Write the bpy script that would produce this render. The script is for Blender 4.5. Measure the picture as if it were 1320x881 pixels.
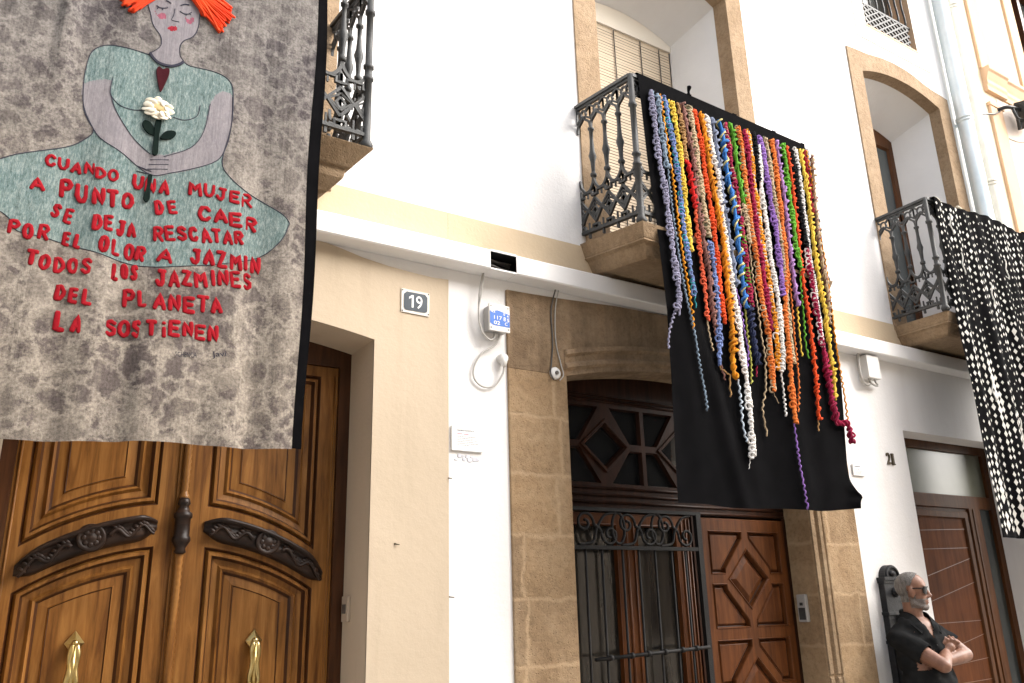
import bpy, bmesh, math, random
from mathutils import Vector, Matrix
from mathutils.geometry import tessellate_polygon
for o in list(bpy.data.objects): bpy.data.objects.remove(o)
scene = bpy.context.scene
COL = scene.collection
rnd = random.Random(7)

# ---------------------------------------------------------------- camera, sky, sun, exposure
# metres: X runs along the house fronts, Y into the houses (front walls at Y = 0), Z up
cam = bpy.data.cameras.new('camera')
cam.lens = 29.37; cam.sensor_width = 36; cam.sensor_fit = 'HORIZONTAL'
cam.clip_start = 0.05; cam.clip_end = 500
cam_o = bpy.data.objects.new('camera', cam); COL.objects.link(cam_o)
R_ = Vector((0.843674, -0.536293, -0.024555)); U_ = Vector((-0.142347, -0.267567, 0.952966)); F_ = Vector((0.51764, 0.800498, 0.302079))
M4 = Matrix.Identity(4)
for i in range(3):
    M4[i][0] = R_[i]; M4[i][1] = U_[i]; M4[i][2] = -F_[i]
M4[0][3], M4[1][3], M4[2][3] = 0.0, -4.0, 1.5
cam_o.matrix_world = M4
scene.camera = cam_o

LIGHT = Vector((0.62, -0.52, 0.59)).normalized()          # towards the light
elev = math.asin(LIGHT.z); azim = math.atan2(LIGHT.x, LIGHT.y)
world = bpy.data.worlds.new('World'); scene.world = world; world.use_nodes = True
wn = world.node_tree; wn.nodes.clear()
sky = wn.nodes.new('ShaderNodeTexSky'); sky.sky_type = 'NISHITA'; sky.sun_disc = False
sky.sun_elevation = elev; sky.sun_rotation = azim; sky.air_density = 1.0; sky.dust_density = 3.0; sky.ozone_density = 1.0
hs = wn.nodes.new('ShaderNodeHueSaturation'); hs.inputs['Saturation'].default_value = 0.35   # thin bright cloud: a paler sky
bg = wn.nodes.new('ShaderNodeBackground'); bg.inputs['Strength'].default_value = 0.15
wo = wn.nodes.new('ShaderNodeOutputWorld')
wn.links.new(sky.outputs[0], hs.inputs['Color']); wn.links.new(hs.outputs[0], bg.inputs['Color']); wn.links.new(bg.outputs[0], wo.inputs['Surface'])
sun = bpy.data.lights.new('sun', 'SUN'); sun.energy = 1.4; sun.angle = math.radians(55); sun.color = (1.0, 0.95, 0.88)
sun_o = bpy.data.objects.new('sun', sun); COL.objects.link(sun_o)
sun_o.rotation_euler = (-LIGHT).to_track_quat('-Z', 'Y').to_euler(); sun_o.location = (6, -6, 12)
scene.view_settings.view_transform = 'Standard'; scene.view_settings.look = 'None'
scene.view_settings.gamma = 1; scene.view_settings.use_curve_mapping = False
scene.view_settings.exposure = 1.75

# ---------------------------------------------------------------- materials
def nmat(name):
    m = bpy.data.materials.new(name); m.use_nodes = True
    nt = m.node_tree; b = nt.nodes['Principled BSDF']
    tc = nt.nodes.new('ShaderNodeTexCoord')
    return m, nt, b, tc
def N(nt, t, **kw):
    n = nt.nodes.new(t)
    for k, v in kw.items():
        if k in n.inputs: n.inputs[k].default_value = v
        else: setattr(n, k, v)
    return n
def c4(c): return (c[0], c[1], c[2], 1.0)
def mapped(nt, tc, scale=(1, 1, 1)):
    mp = N(nt, 'ShaderNodeMapping'); mp.inputs['Scale'].default_value = scale
    nt.links.new(tc.outputs['Object'], mp.inputs['Vector']); return mp.outputs['Vector']
def ramp(nt, src, stops):
    r = N(nt, 'ShaderNodeValToRGB'); e = r.color_ramp.elements
    while len(e) < len(stops): e.new(0.5)
    for el, (p, c) in zip(e, stops): el.position = p; el.color = c4(c)
    nt.links.new(src, r.inputs['Fac']); return r.outputs['Color']
def mixc(nt, fac, a, b, mode='MIX'):
    m = N(nt, 'ShaderNodeMix', data_type='RGBA', blend_type=mode)
    if isinstance(fac, (int, float)): m.inputs[0].default_value = fac
    else: nt.links.new(fac, m.inputs[0])
    for i, v in ((6, a), (7, b)):
        if isinstance(v, tuple): m.inputs[i].default_value = c4(v)
        else: nt.links.new(v, m.inputs[i])
    return m.outputs[2]
def bumpy(nt, b, h, strength=0.3, dist=0.01):
    bp = N(nt, 'ShaderNodeBump'); bp.inputs['Strength'].default_value = strength; bp.inputs['Distance'].default_value = dist
    nt.links.new(h, bp.inputs['Height']); nt.links.new(bp.outputs[0], b.inputs['Normal']); return bp
def pmat(name, c1, c2=None, scale=6, detail=5, rough=0.6, bump=0.0, bscale=60, stretch=(1, 1, 1), metal=0.0, spec=0.5, dist=0.01):
    m, nt, b, tc = nmat(name)
    c2 = c2 or c1
    v = mapped(nt, tc, stretch)
    n = N(nt, 'ShaderNodeTexNoise', Scale=scale, Detail=detail, Roughness=0.6); nt.links.new(v, n.inputs['Vector'])
    nt.links.new(ramp(nt, n.outputs['Fac'], [(0.32, c1), (0.68, c2)]), b.inputs['Base Color'])
    b.inputs['Roughness'].default_value = rough; b.inputs['Metallic'].default_value = metal
    b.inputs['Specular IOR Level'].default_value = spec
    if bump:
        n2 = N(nt, 'ShaderNodeTexNoise', Scale=bscale, Detail=6); nt.links.new(v, n2.inputs['Vector'])
        bumpy(nt, b, n2.outputs['Fac'], bump, dist)
    return m
def plaster(name, c1, c2, dirt=(0.55, 0.5, 0.45), amt=0.12):
    m, nt, b, tc = nmat(name)
    v = mapped(nt, tc)
    n = N(nt, 'ShaderNodeTexNoise', Scale=1.3, Detail=6, Roughness=0.6); nt.links.new(v, n.inputs['Vector'])
    base = ramp(nt, n.outputs['Fac'], [(0.35, c1), (0.65, c2)])
    vs = mapped(nt, tc, (7, 7, 0.7))                       # faint run marks down the wall
    n3 = N(nt, 'ShaderNodeTexNoise', Scale=1.0, Detail=7, Roughness=0.65); nt.links.new(vs, n3.inputs['Vector'])
    f = N(nt, 'ShaderNodeMapRange'); f.inputs[1].default_value = 0.52; f.inputs[2].default_value = 0.8; f.inputs[4].default_value = amt
    nt.links.new(n3.outputs['Fac'], f.inputs[0])
    nt.links.new(mixc(nt, f.outputs[0], base, dirt), b.inputs['Base Color'])
    b.inputs['Roughness'].default_value = 0.85; b.inputs['Specular IOR Level'].default_value = 0.25
    n2 = N(nt, 'ShaderNodeTexNoise', Scale=45, Detail=8, Roughness=0.65); nt.links.new(v, n2.inputs['Vector'])
    n4 = N(nt, 'ShaderNodeTexNoise', Scale=4, Detail=3); nt.links.new(v, n4.inputs['Vector'])
    ad = N(nt, 'ShaderNodeMath', operation='MULTIPLY_ADD'); ad.inputs[1].default_value = 2.5
    nt.links.new(n4.outputs['Fac'], ad.inputs[0]); nt.links.new(n2.outputs['Fac'], ad.inputs[2])
    bumpy(nt, b, ad.outputs[0], 0.35, 0.006)
    return m
def stone(name, c1, c2, c3, joints=True, rowh=0.335, width=0.5, off=(0, 0), stain=False):
    m, nt, b, tc = nmat(name)
    v = mapped(nt, tc)
    n = N(nt, 'ShaderNodeTexNoise', Scale=3.2, Detail=9, Roughness=0.68, Distortion=0.6); nt.links.new(v, n.inputs['Vector'])
    col = ramp(nt, n.outputs['Fac'], [(0.28, c1), (0.5, c2), (0.72, c3)])
    n2 = N(nt, 'ShaderNodeTexNoise', Scale=30, Detail=9, Roughness=0.72); nt.links.new(v, n2.inputs['Vector'])
    col = mixc(nt, 0.68, col, ramp(nt, n2.outputs['Fac'], [(0.28, (0.28, 0.28, 0.28)), (0.5, (0.5, 0.5, 0.5)), (0.7, (0.60, 0.60, 0.60))]), 'OVERLAY')
    if stain:
        vs = mapped(nt, tc, (6, 6, 0.6)); ns = N(nt, 'ShaderNodeTexNoise', Scale=1.0, Detail=6, Roughness=0.6); nt.links.new(vs, ns.inputs['Vector'])
        col = mixc(nt, 0.6, col, ramp(nt, ns.outputs['Fac'], [(0.40, (0.30, 0.29, 0.28)), (0.55, (0.5, 0.5, 0.5)), (0.7, (0.62, 0.58, 0.54))]), 'OVERLAY')
    vo = N(nt, 'ShaderNodeTexVoronoi', Scale=55); nt.links.new(v, vo.inputs['Vector'])
    pit = N(nt, 'ShaderNodeMapRange'); pit.inputs[1].default_value = 0.05; pit.inputs[2].default_value = 0.3
    nt.links.new(vo.outputs['Distance'], pit.inputs[0])
    hsum = N(nt, 'ShaderNodeMath', operation='MULTIPLY_ADD'); hsum.inputs[1].default_value = 0.35
    nt.links.new(pit.outputs[0], hsum.inputs[0]); nt.links.new(n2.outputs['Fac'], hsum.inputs[2])
    h = hsum.outputs[0]
    if joints:
        sx = N(nt, 'ShaderNodeSeparateXYZ'); nt.links.new(tc.outputs['Object'], sx.inputs[0])
        nd = N(nt, 'ShaderNodeTexNoise', Scale=9, Detail=6); nt.links.new(v, nd.inputs['Vector'])
        def wob(o, k, a):
            q = N(nt, 'ShaderNodeMath', operation='MULTIPLY_ADD'); q.inputs[1].default_value = a
            nt.links.new(nd.outputs['Fac'], q.inputs[0]); nt.links.new(o, q.inputs[2])
            q2 = N(nt, 'ShaderNodeMath', operation='ADD'); q2.inputs[1].default_value = k; nt.links.new(q.outputs[0], q2.inputs[0]); return q2.outputs[0]
        sa = N(nt, 'ShaderNodeMath', operation='ADD'); nt.links.new(sx.outputs['X'], sa.inputs[0]); nt.links.new(sx.outputs['Y'], sa.inputs[1])
        cx = N(nt, 'ShaderNodeCombineXYZ'); nt.links.new(wob(sa.outputs[0], off[0], 0.075), cx.inputs[0]); nt.links.new(wob(sx.outputs['Z'], off[1], 0.075), cx.inputs[1])
        br = N(nt, 'ShaderNodeTexBrick', offset=0.42, squash=0.8, squash_frequency=3); br.inputs['Scale'].default_value = 1.0
        br.inputs['Brick Width'].default_value = width; br.inputs['Row Height'].default_value = rowh
        br.inputs['Mortar Size'].default_value = 0.022; br.inputs['Mortar Smooth'].default_value = 1.0
        br.inputs['Color1'].default_value = (0.40, 0.40, 0.41, 1); br.inputs['Color2'].default_value = (0.62, 0.60, 0.56, 1); br.inputs['Mortar'].default_value = (0.55, 0.53, 0.5, 1)
        nt.links.new(cx.outputs[0], br.inputs['Vector'])
        col = mixc(nt, 0.55, col, br.outputs['Color'], 'OVERLAY')
        mf = N(nt, 'ShaderNodeMath', operation='MULTIPLY'); mf.inputs[1].default_value = 0.55; nt.links.new(br.outputs['Fac'], mf.inputs[0])
        col = mixc(nt, mf.outputs[0], col, tuple(min(1, x * 1.25) for x in c3))
        hj = N(nt, 'ShaderNodeMath', operation='MULTIPLY_ADD'); hj.inputs[1].default_value = -0.25
        nt.links.new(br.outputs['Fac'], hj.inputs[0]); nt.links.new(h, hj.inputs[2]); h = hj.outputs[0]
    nt.links.new(col, b.inputs['Base Color']); b.inputs['Roughness'].default_value = 0.9; b.inputs['Specular IOR Level'].default_value = 0.2
    bumpy(nt, b, h, 0.85, 0.013)
    return m
def wood(name, c1, c2, c3, rough=0.38, horiz=False, gscale=1.0, spec=0.28):
    m, nt, b, tc = nmat(name)
    v = mapped(nt, tc, (2.2, 26, 26) if horiz else (26, 26, 2.2))
    n = N(nt, 'ShaderNodeTexNoise', Scale=1.0 * gscale, Detail=8, Roughness=0.62, Distortion=0.7); nt.links.new(v, n.inputs['Vector'])
    col = ramp(nt, n.outputs['Fac'], [(0.3, c1), (0.5, c2), (0.72, c3)])
    v2 = mapped(nt, tc, (1, 1, 1))
    n2 = N(nt, 'ShaderNodeTexNoise', Scale=2.2, Detail=5); nt.links.new(v2, n2.inputs['Vector'])
    col = mixc(nt, 0.6, col, ramp(nt, n2.outputs['Fac'], [(0.3, (0.27, 0.27, 0.27)), (0.7, (0.66, 0.64, 0.60))]), 'OVERLAY')
    nt.links.new(col, b.inputs['Base Color'])
    b.inputs['Roughness'].default_value = rough; b.inputs['Specular IOR Level'].default_value = spec
    v3 = mapped(nt, tc, (8, 160, 160) if horiz else (160, 160, 8))
    n3 = N(nt, 'ShaderNodeTexNoise', Scale=1, Detail=4); nt.links.new(v3, n3.inputs['Vector'])
    bumpy(nt, b, n3.outputs['Fac'], 0.15, 0.003)
    return m
def cloth_mat(name, c1, c2=None, weave=700, rough=0.95, bump=0.3):
    m, nt, b, tc = nmat(name)
    v = mapped(nt, tc)
    n = N(nt, 'ShaderNodeTexNoise', Scale=9, Detail=6); nt.links.new(v, n.inputs['Vector'])
    nt.links.new(ramp(nt, n.outputs['Fac'], [(0.35, c1), (0.65, c2 or c1)]), b.inputs['Base Color'])
    b.inputs['Roughness'].default_value = rough; b.inputs['Specular IOR Level'].default_value = 0.08 if max(c1) > 0.02 else 0.03
    b.inputs['Sheen Weight'].default_value = 0.0 if max(c1) < 0.02 else 0.06; b.inputs['Sheen Roughness'].default_value = 0.5
    n2 = N(nt, 'ShaderNodeTexNoise', Scale=weave, Detail=2); nt.links.new(v, n2.inputs['Vector'])
    bumpy(nt, b, n2.outputs['Fac'], bump, 0.002)
    return m
M = {}
M['white'] = plaster('white_plaster', (0.80, 0.78, 0.765), (0.83, 0.815, 0.80), amt=0.18)
M['white_lower'] = plaster('white_plaster_lower', (0.80, 0.775, 0.755), (0.82, 0.80, 0.785), amt=0.16)
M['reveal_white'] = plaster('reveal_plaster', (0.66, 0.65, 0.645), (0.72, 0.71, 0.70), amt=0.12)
M['tan'] = plaster('tan_plaster', (0.51, 0.415, 0.305), (0.55, 0.45, 0.335), (0.36, 0.285, 0.20), 0.42)
M['band'] = plaster('cream_band_paint', (0.59, 0.465, 0.315), (0.64, 0.51, 0.35), (0.5, 0.4, 0.3), 0.2)
M['cream'] = plaster('cream_plaster', (0.78, 0.71, 0.60), (0.80, 0.74, 0.64), amt=0.1)
M['yellow'] = plaster('pale_yellow_plaster', (0.80, 0.68, 0.50), (0.82, 0.72, 0.55), amt=0.1)
M['pinkish'] = plaster('pale_pink_plaster', (0.78, 0.66, 0.57), (0.80, 0.69, 0.60), amt=0.1)
M['peach'] = plaster('peach_plaster', (0.60, 0.40, 0.25), (0.64, 0.44, 0.29), amt=0.15)
M['stone'] = stone('sandstone', (0.235, 0.153, 0.085), (0.33, 0.228, 0.135), (0.405, 0.293, 0.183), rowh=0.345, width=0.6, off=(-0.19, -0.31))
M['stone_plain'] = stone('sandstone_plain', (0.20, 0.133, 0.078), (0.285, 0.20, 0.122), (0.36, 0.262, 0.168), joints=False)
M['stone_stained'] = stone('sandstone_stained', (0.205, 0.136, 0.081), (0.30, 0.21, 0.13), (0.37, 0.27, 0.175), joints=False, stain=True)
M['stone_light'] = stone('sandstone_window', (0.255, 0.172, 0.10), (0.33, 0.232, 0.145), (0.39, 0.285, 0.185), joints=False)
M['oak'] = wood('varnished_oak', (0.088, 0.031, 0.007), (0.20, 0.084, 0.019), (0.31, 0.145, 0.040), spec=0.22)
M['oak_h'] = wood('varnished_oak_rail', (0.20, 0.075, 0.014), (0.36, 0.155, 0.032), (0.50, 0.24, 0.065), horiz=True)
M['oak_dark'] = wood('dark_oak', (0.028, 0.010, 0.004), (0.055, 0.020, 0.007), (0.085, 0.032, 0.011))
M['carved'] = wood('carved_dark_wood', (0.010, 0.0055, 0.004), (0.020, 0.010, 0.0065), (0.045, 0.022, 0.012), rough=0.45, horiz=True)
M['mahogany'] = wood('mahogany', (0.048, 0.0145, 0.0045), (0.092, 0.030, 0.0085), (0.14, 0.050, 0.0155), spec=0.16)
M['mahogany_shade_dark'] = wood('mahogany_shade_dark', (0.014, 0.0055, 0.003), (0.026, 0.0095, 0.0048), (0.043, 0.016, 0.008), spec=0.12)  # darker tone puts the cloth's shade on the transom into the wood colour
M['door21'] = wood('red_brown_wood', (0.074, 0.021, 0.0052), (0.100, 0.031, 0.0078), (0.126, 0.042, 0.011), rough=0.55, spec=0.06)
M['frame21'] = wood('brown_wood_frame', (0.058, 0.021, 0.007), (0.082, 0.031, 0.010), (0.108, 0.043, 0.015), rough=0.45, spec=0.12)
M['iron'] = pmat('wrought_iron', (0.006, 0.0055, 0.0055), (0.011, 0.010, 0.0095), 20, 5, 0.6, 0.2, 120, spec=0.25)
M['castiron'] = pmat('grey_cast_iron', (0.028, 0.028, 0.0275), (0.055, 0.055, 0.053), 14, 6, 0.55, 0.25, 130, spec=0.4)
M['fountain'] = pmat('dark_cast_iron', (0.012, 0.012, 0.0135), (0.026, 0.026, 0.028), 14, 6, 0.5, 0.25, 90, spec=0.25)
M['brass'] = pmat('worn_brass', (0.50, 0.36, 0.13), (0.62, 0.50, 0.24), 25, 4, 0.28, 0.05, 80, metal=1.0)
M['white_metal'] = pmat('white_painted_metal', (0.80, 0.785, 0.77), (0.82, 0.81, 0.80), 3, 3, 0.45, 0.05, 40)
M['plastic'] = pmat('white_plastic', (0.72, 0.70, 0.67), (0.77, 0.755, 0.73), 5, 3, 0.4)
M['grey_plastic'] = pmat('grey_plastic', (0.36, 0.35, 0.34), (0.42, 0.41, 0.40), 8, 3, 0.4)
M['cable'] = pmat('grey_cable', (0.38, 0.36, 0.33), (0.48, 0.46, 0.43), 9, 3, 0.5)
M['cable_dark'] = pmat('dark_cable', (0.05, 0.045, 0.04), (0.10, 0.09, 0.08), 9, 3, 0.5)
M['black'] = pmat('black_plastic', (0.012, 0.012, 0.013), (0.02, 0.02, 0.02), 9, 3, 0.4)
M['painted_shade'] = pmat('painted_shade_inside', (0.012, 0.010, 0.009), (0.02, 0.018, 0.016), 4, 3, 0.9)
M['blue'] = pmat('blue_print', (0.012, 0.12, 0.50), (0.02, 0.15, 0.58), 12, 3, 0.4)
M['ink_white'] = pmat('white_print', (0.8, 0.8, 0.8), None, 5, 2, 0.5)
M['ink_grey'] = pmat('grey_print', (0.10, 0.10, 0.11), None, 5, 2, 0.6)
M['ink_pink'] = pmat('pink_print', (0.7, 0.3, 0.33), None, 5, 2, 0.6)
M['ink_pale'] = pmat('pale_print', (0.30, 0.29, 0.31), None, 5, 2, 0.6)
M['paper'] = pmat('white_card', (0.80, 0.80, 0.79), (0.83, 0.83, 0.82), 5, 2, 0.5)
M['enamel_blue'] = pmat('dark_blue_enamel', (0.018, 0.03, 0.045), (0.028, 0.045, 0.062), 20, 4, 0.3)
M['enamel_white'] = pmat('white_enamel', (0.62, 0.58, 0.52), (0.74, 0.71, 0.66), 25, 4, 0.35)
M['digit'] = pmat('bronze_digit', (0.07, 0.055, 0.035), (0.12, 0.095, 0.06), 20, 3, 0.4, metal=0.6)
M['zinc'] = pmat('galvanised_pipe', (0.60, 0.68, 0.70), (0.72, 0.78, 0.79), 6, 4, 0.35, metal=0.25)
M['pipe_cream'] = pmat('cream_pipe', (0.60, 0.55, 0.46), (0.70, 0.66, 0.58), 5, 4, 0.45)
M['blind'] = pmat('straw_blind', (0.68, 0.55, 0.40), (0.78, 0.66, 0.50), 3, 5, 0.8, stretch=(1, 1, 40))
M['blind_gap'] = pmat('blind_backing', (0.05, 0.025, 0.013), (0.08, 0.04, 0.02), 6, 3, 0.9)
M['asphalt'] = pmat('pale_stone_road', (0.30, 0.28, 0.25), (0.38, 0.36, 0.33), 30, 8, 0.9, 0.4, 200)
M['paving'] = stone('paving_slabs', (0.38, 0.36, 0.33), (0.45, 0.43, 0.40), (0.52, 0.50, 0.46), rowh=0.4, width=0.4)
M['roof'] = pmat('clay_roof', (0.28, 0.12, 0.07), (0.38, 0.18, 0.10), 12, 4, 0.8)
M['black_cloth'] = cloth_mat('black_cloth', (0.0026, 0.0025, 0.0029), (0.0042, 0.0040, 0.0046))
M['felt_red'] = cloth_mat('red_felt', (0.215, 0.005, 0.010), (0.29, 0.009, 0.016), 220)
M['wool_orange'] = cloth_mat('orange_wool', (0.60, 0.04, 0.012), (0.74, 0.075, 0.02), 300)
M['felt_maroon'] = cloth_mat('maroon_felt', (0.035, 0.004, 0.007), (0.05, 0.006, 0.010), 220)
M['felt_green'] = cloth_mat('dark_green_felt', (0.006, 0.011, 0.010), (0.010, 0.017, 0.014), 220)
M['cream_cloth'] = cloth_mat('cream_cloth', (0.66, 0.58, 0.44), (0.80, 0.74, 0.62), 220)
M['flower_heart'] = cloth_mat('flower_heart_cloth', (0.50, 0.38, 0.18), (0.62, 0.48, 0.26), 220)
M['line_ink'] = cloth_mat('drawn_line', (0.03, 0.03, 0.045), (0.045, 0.045, 0.06))
def glass_mat(name, col, rough=0.04, spec=0.6):
    m = pmat(name, col, tuple(x * 1.25 for x in col), 2.5, 4, rough, spec=spec); return m
M['glass_dark'] = glass_mat('dark_glass', (0.012, 0.012, 0.012))
M['glass_curtain_reflection'] = pmat('glass_painted_reflection', (0.010, 0.009, 0.008), (0.032, 0.028, 0.023), 1.6, 5, 0.10, stretch=(9, 9, 0.8), spec=0.5)  # pale vertical streaks paint a curtain reflection into the glass colour
M['glass_frost'] = pmat('frosted_glass', (0.11, 0.115, 0.085), (0.16, 0.165, 0.125), 1.5, 3, 0.22, spec=0.5)
M['glass_side'] = pmat('smoked_glass', (0.035, 0.042, 0.042), (0.055, 0.063, 0.062), 1.5, 3, 0.15, spec=0.5)
M['inlay'] = pmat('metal_inlay', (0.125, 0.055, 0.028), (0.16, 0.075, 0.04), 9, 3, 0.35)

# ---------------------------------------------------------------- mesh helpers
class MB:
    """Collects faces in world coordinates; build() links them as ONE mesh object."""
    def __init__(s): s.v = []; s.f = []; s.m = []; s.s = []
    def add(s, vs, fs, mi=0, smooth=False):
        k = len(s.v); s.v += [tuple(p) for p in vs]
        for f in fs: s.f.append([i + k for i in f]); s.m.append(mi); s.s.append(smooth)
    def quad(s, a, b, c, d, mi=0): s.add([a, b, c, d], [(0, 1, 2, 3)], mi)
    def box(s, x0, x1, y0, y1, z0, z1, mi=0):
        s.add([(x0, y0, z0), (x1, y0, z0), (x1, y1, z0), (x0, y1, z0), (x0, y0, z1), (x1, y0, z1), (x1, y1, z1), (x0, y1, z1)],
              [(0, 3, 2, 1), (4, 5, 6, 7), (0, 1, 5, 4), (1, 2, 6, 5), (2, 3, 7, 6), (3, 0, 4, 7)], mi)
    def sheet(s, outline, holes, y, mi=0):
        loops = [[Vector((x, z, 0)) for x, z in L] for L in [outline] + list(holes)]
        pts = [(p.x, y, p.y) for L in loops for p in L]
        s.add(pts, [tuple(t) for t in tessellate_polygon(loops)], mi)
    def band(s, loop, y0, y1, mi=0, loop2=None, smooth=False, closed=True):
        n = len(loop); l2 = loop2 or loop
        vs = [(x, y0, z) for x, z in loop] + [(x, y1, z) for x, z in l2]
        s.add(vs, [(i, (i + 1) % n, n + (i + 1) % n, n + i) for i in range(n if closed else n - 1)], mi, smooth)
    def prism(s, outline, y0, y1, holes=(), mi=0, back=True):
        s.sheet(outline, holes, y0, mi); s.band(outline, y0, y1, mi)
        for h in holes: s.band(h, y0, y1, mi)
        if back: s.sheet(outline, holes, y1, mi)
    def tube(s, pts, r, sides=8, mi=0, caps=True, smooth=True, closed=False):
        P = [Vector(p) for p in pts]; n = len(P); rs = r if isinstance(r, (list, tuple)) else [r] * n
        up = None; k = len(s.v); rings = []
        for i in range(n):
            a = P[(i - 1) % n] if (closed or i) else P[0]; b = P[(i + 1) % n] if (closed or i < n - 1) else P[-1]
            t = (b - a); t = t.normalized() if t.length > 1e-9 else Vector((0, 0, 1))
            if up is None: up = t.orthogonal().normalized()
            up = (up - t * up.dot(t)); up = up.normalized() if up.length > 1e-6 else t.orthogonal().normalized()
            w = t.cross(up)
            rings.append([P[i] + (up * math.cos(2 * math.pi * j / sides) + w * math.sin(2 * math.pi * j / sides)) * rs[i] for j in range(sides)])
        vs = [q for ring in rings for q in ring]; fs = []
        for i in range(n if closed else n - 1):
            for j in range(sides):
                a = i * sides + j; b = i * sides + (j + 1) % sides; i2 = ((i + 1) % n) * sides
                fs.append((a, b, i2 + (j + 1) % sides, i2 + j))
        if caps and not closed: fs += [tuple(range(sides))[::-1], tuple(range((n - 1) * sides, n * sides))]
        s.add(vs, fs, mi, smooth)
    def lathe(s, prof, o, axis='Z', sides=20, mi=0, smooth=True):
        o = Vector(o); vs = []
        for r, h in prof:
            for j in range(sides):
                c, q = r * math.cos(2 * math.pi * j / sides), r * math.sin(2 * math.pi * j / sides)
                vs.append(o + (Vector((c, q, h)) if axis == 'Z' else Vector((c, h, q)) if axis == 'Y' else Vector((h, c, q))))
        fs = [(i * sides + j, i * sides + (j + 1) % sides, (i + 1) * sides + (j + 1) % sides, (i + 1) * sides + j) for i in range(len(prof) - 1) for j in range(sides)]
        fs += [tuple(range(sides)), tuple(range((len(prof) - 1) * sides, len(prof) * sides))]
        s.add(vs, fs, mi, smooth)
    def ellipsoid(s, c, r, mi=0, seg=20, rings=12, rot=None):
        c = Vector(c); vs = []; 
        for i in range(1, rings):
            a = math.pi * i / rings
            for j in range(seg):
                p = Vector((r[0] * math.sin(a) * math.cos(2 * math.pi * j / seg), r[1] * math.sin(a) * math.sin(2 * math.pi * j / seg), r[2] * math.cos(a)))
                vs.append(c + (rot @ p if rot else p))
        t = Vector((0, 0, r[2])); vs.append(c + (rot @ t if rot else t)); vs.append(c - (rot @ t if rot else t))
        fs = [((i) * seg + j, (i + 1) * seg + j, (i + 1) * seg + (j + 1) % seg, i * seg + (j + 1) % seg) for i in range(rings - 2) for j in range(seg)]
        T = (rings - 1) * seg
        fs += [(T, j, (j + 1) % seg) for j in range(seg)] + [(T + 1, (rings - 2) * seg + (j + 1) % seg, (rings - 2) * seg + j) for j in range(seg)]
        s.add(vs, fs, mi, True)
    def build(s, name, mats, parent=None, bevel=0.0, recalc=True, merge=False):
        me = bpy.data.meshes.new(name)
        off = Vector(parent['_base']) if parent is not None and '_base' in parent else Vector((0, 0, 0))
        me.from_pydata([(p[0] - off.x, p[1] - off.y, p[2] - off.z) for p in s.v], [], s.f)
        for m in (mats if isinstance(mats, (list, tuple)) else [mats]): me.materials.append(M[m] if isinstance(m, str) else m)
        me.polygons.foreach_set('material_index', s.m); me.polygons.foreach_set('use_smooth', s.s)
        if bevel or recalc or merge:
            bm = bmesh.new(); bm.from_mesh(me)
            if merge or bevel: bmesh.ops.remove_doubles(bm, verts=bm.verts, dist=0.0004)
            if recalc: bmesh.ops.recalc_face_normals(bm, faces=bm.faces)
            if bevel:
                es = [e for e in bm.edges if len(e.link_faces) == 2 and e.calc_face_angle(0) > 0.5]
                bmesh.ops.bevel(bm, geom=es, offset=bevel, segments=2, affect='EDGES', profile=0.6, clamp_overlap=True)
            bm.to_mesh(me); bm.free()
        me.update()
        o = bpy.data.objects.new(name, me); COL.objects.link(o)
        if parent is not None:
            o.parent = parent; o['_base'] = tuple(off)
        return o
def thing(name, label, cat, base=(0, 0, 0), group=None):
    o = bpy.data.objects.new(name, None); COL.objects.link(o)
    o.empty_display_size = 0.2; o.location = base; o['_base'] = tuple(base)
    o['label'] = label; o['category'] = cat
    if group: o['group'] = group
    return o
def tag(o, label, cat, group=None):
    o['label'] = label; o['category'] = cat
    if group: o['group'] = group
    return o
def rect(x0, x1, z0, z1): return [(x0, z0), (x1, z0), (x1, z1), (x0, z1)]
def arch(x0, x1, z0, zs, rise, n=18):
    """Closed outline: sill z0, springing zs, segmental head rising by rise."""
    w = (x1 - x0) / 2; cx = (x0 + x1) / 2; R = (w * w + rise * rise) / (2 * rise); a = math.asin(w / R)
    top = [(cx + R * math.sin(a - 2 * a * i / n), zs + rise - R + R * math.cos(a - 2 * a * i / n)) for i in range(n + 1)]
    return [(x0, z0), (x1, z0)] + top
def inset(poly, d):
    """Miter offset inwards of a polygon in XZ (either winding)."""
    n = len(poly); A = sum(poly[i][0] * poly[(i + 1) % n][1] - poly[(i + 1) % n][0] * poly[i][1] for i in range(n))
    sg = 1 if A > 0 else -1; out = []
    for i in range(n):
        p0 = Vector(poly[i - 1]); p = Vector(poly[i]); p1 = Vector(poly[(i + 1) % n])
        e0 = (p - p0).normalized(); e1 = (p1 - p).normalized()
        n0 = Vector((-e0.y, e0.x)) * sg; n1 = Vector((-e1.y, e1.x)) * sg
        b = n0 + n1; b = b / max(0.35, b.dot(n0) ) if b.length > 1e-6 else n0
        out.append((p.x + b.x * d, p.y + b.y * d))
    return out
def molding(mb, poly, prof, mi=0, cap=True, dark=()):
    """Nested rings: prof is [(inset, y)...]; caps the innermost ring."""
    off = poly if callable(poly) else (lambda d: inset(poly, d) if d else poly)
    last = off(prof[0][0]); ly = prof[0][1]
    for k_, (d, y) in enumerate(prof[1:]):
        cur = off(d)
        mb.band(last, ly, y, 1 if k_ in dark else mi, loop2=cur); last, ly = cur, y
    if cap: mb.sheet(last, [], ly, mi)
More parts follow.
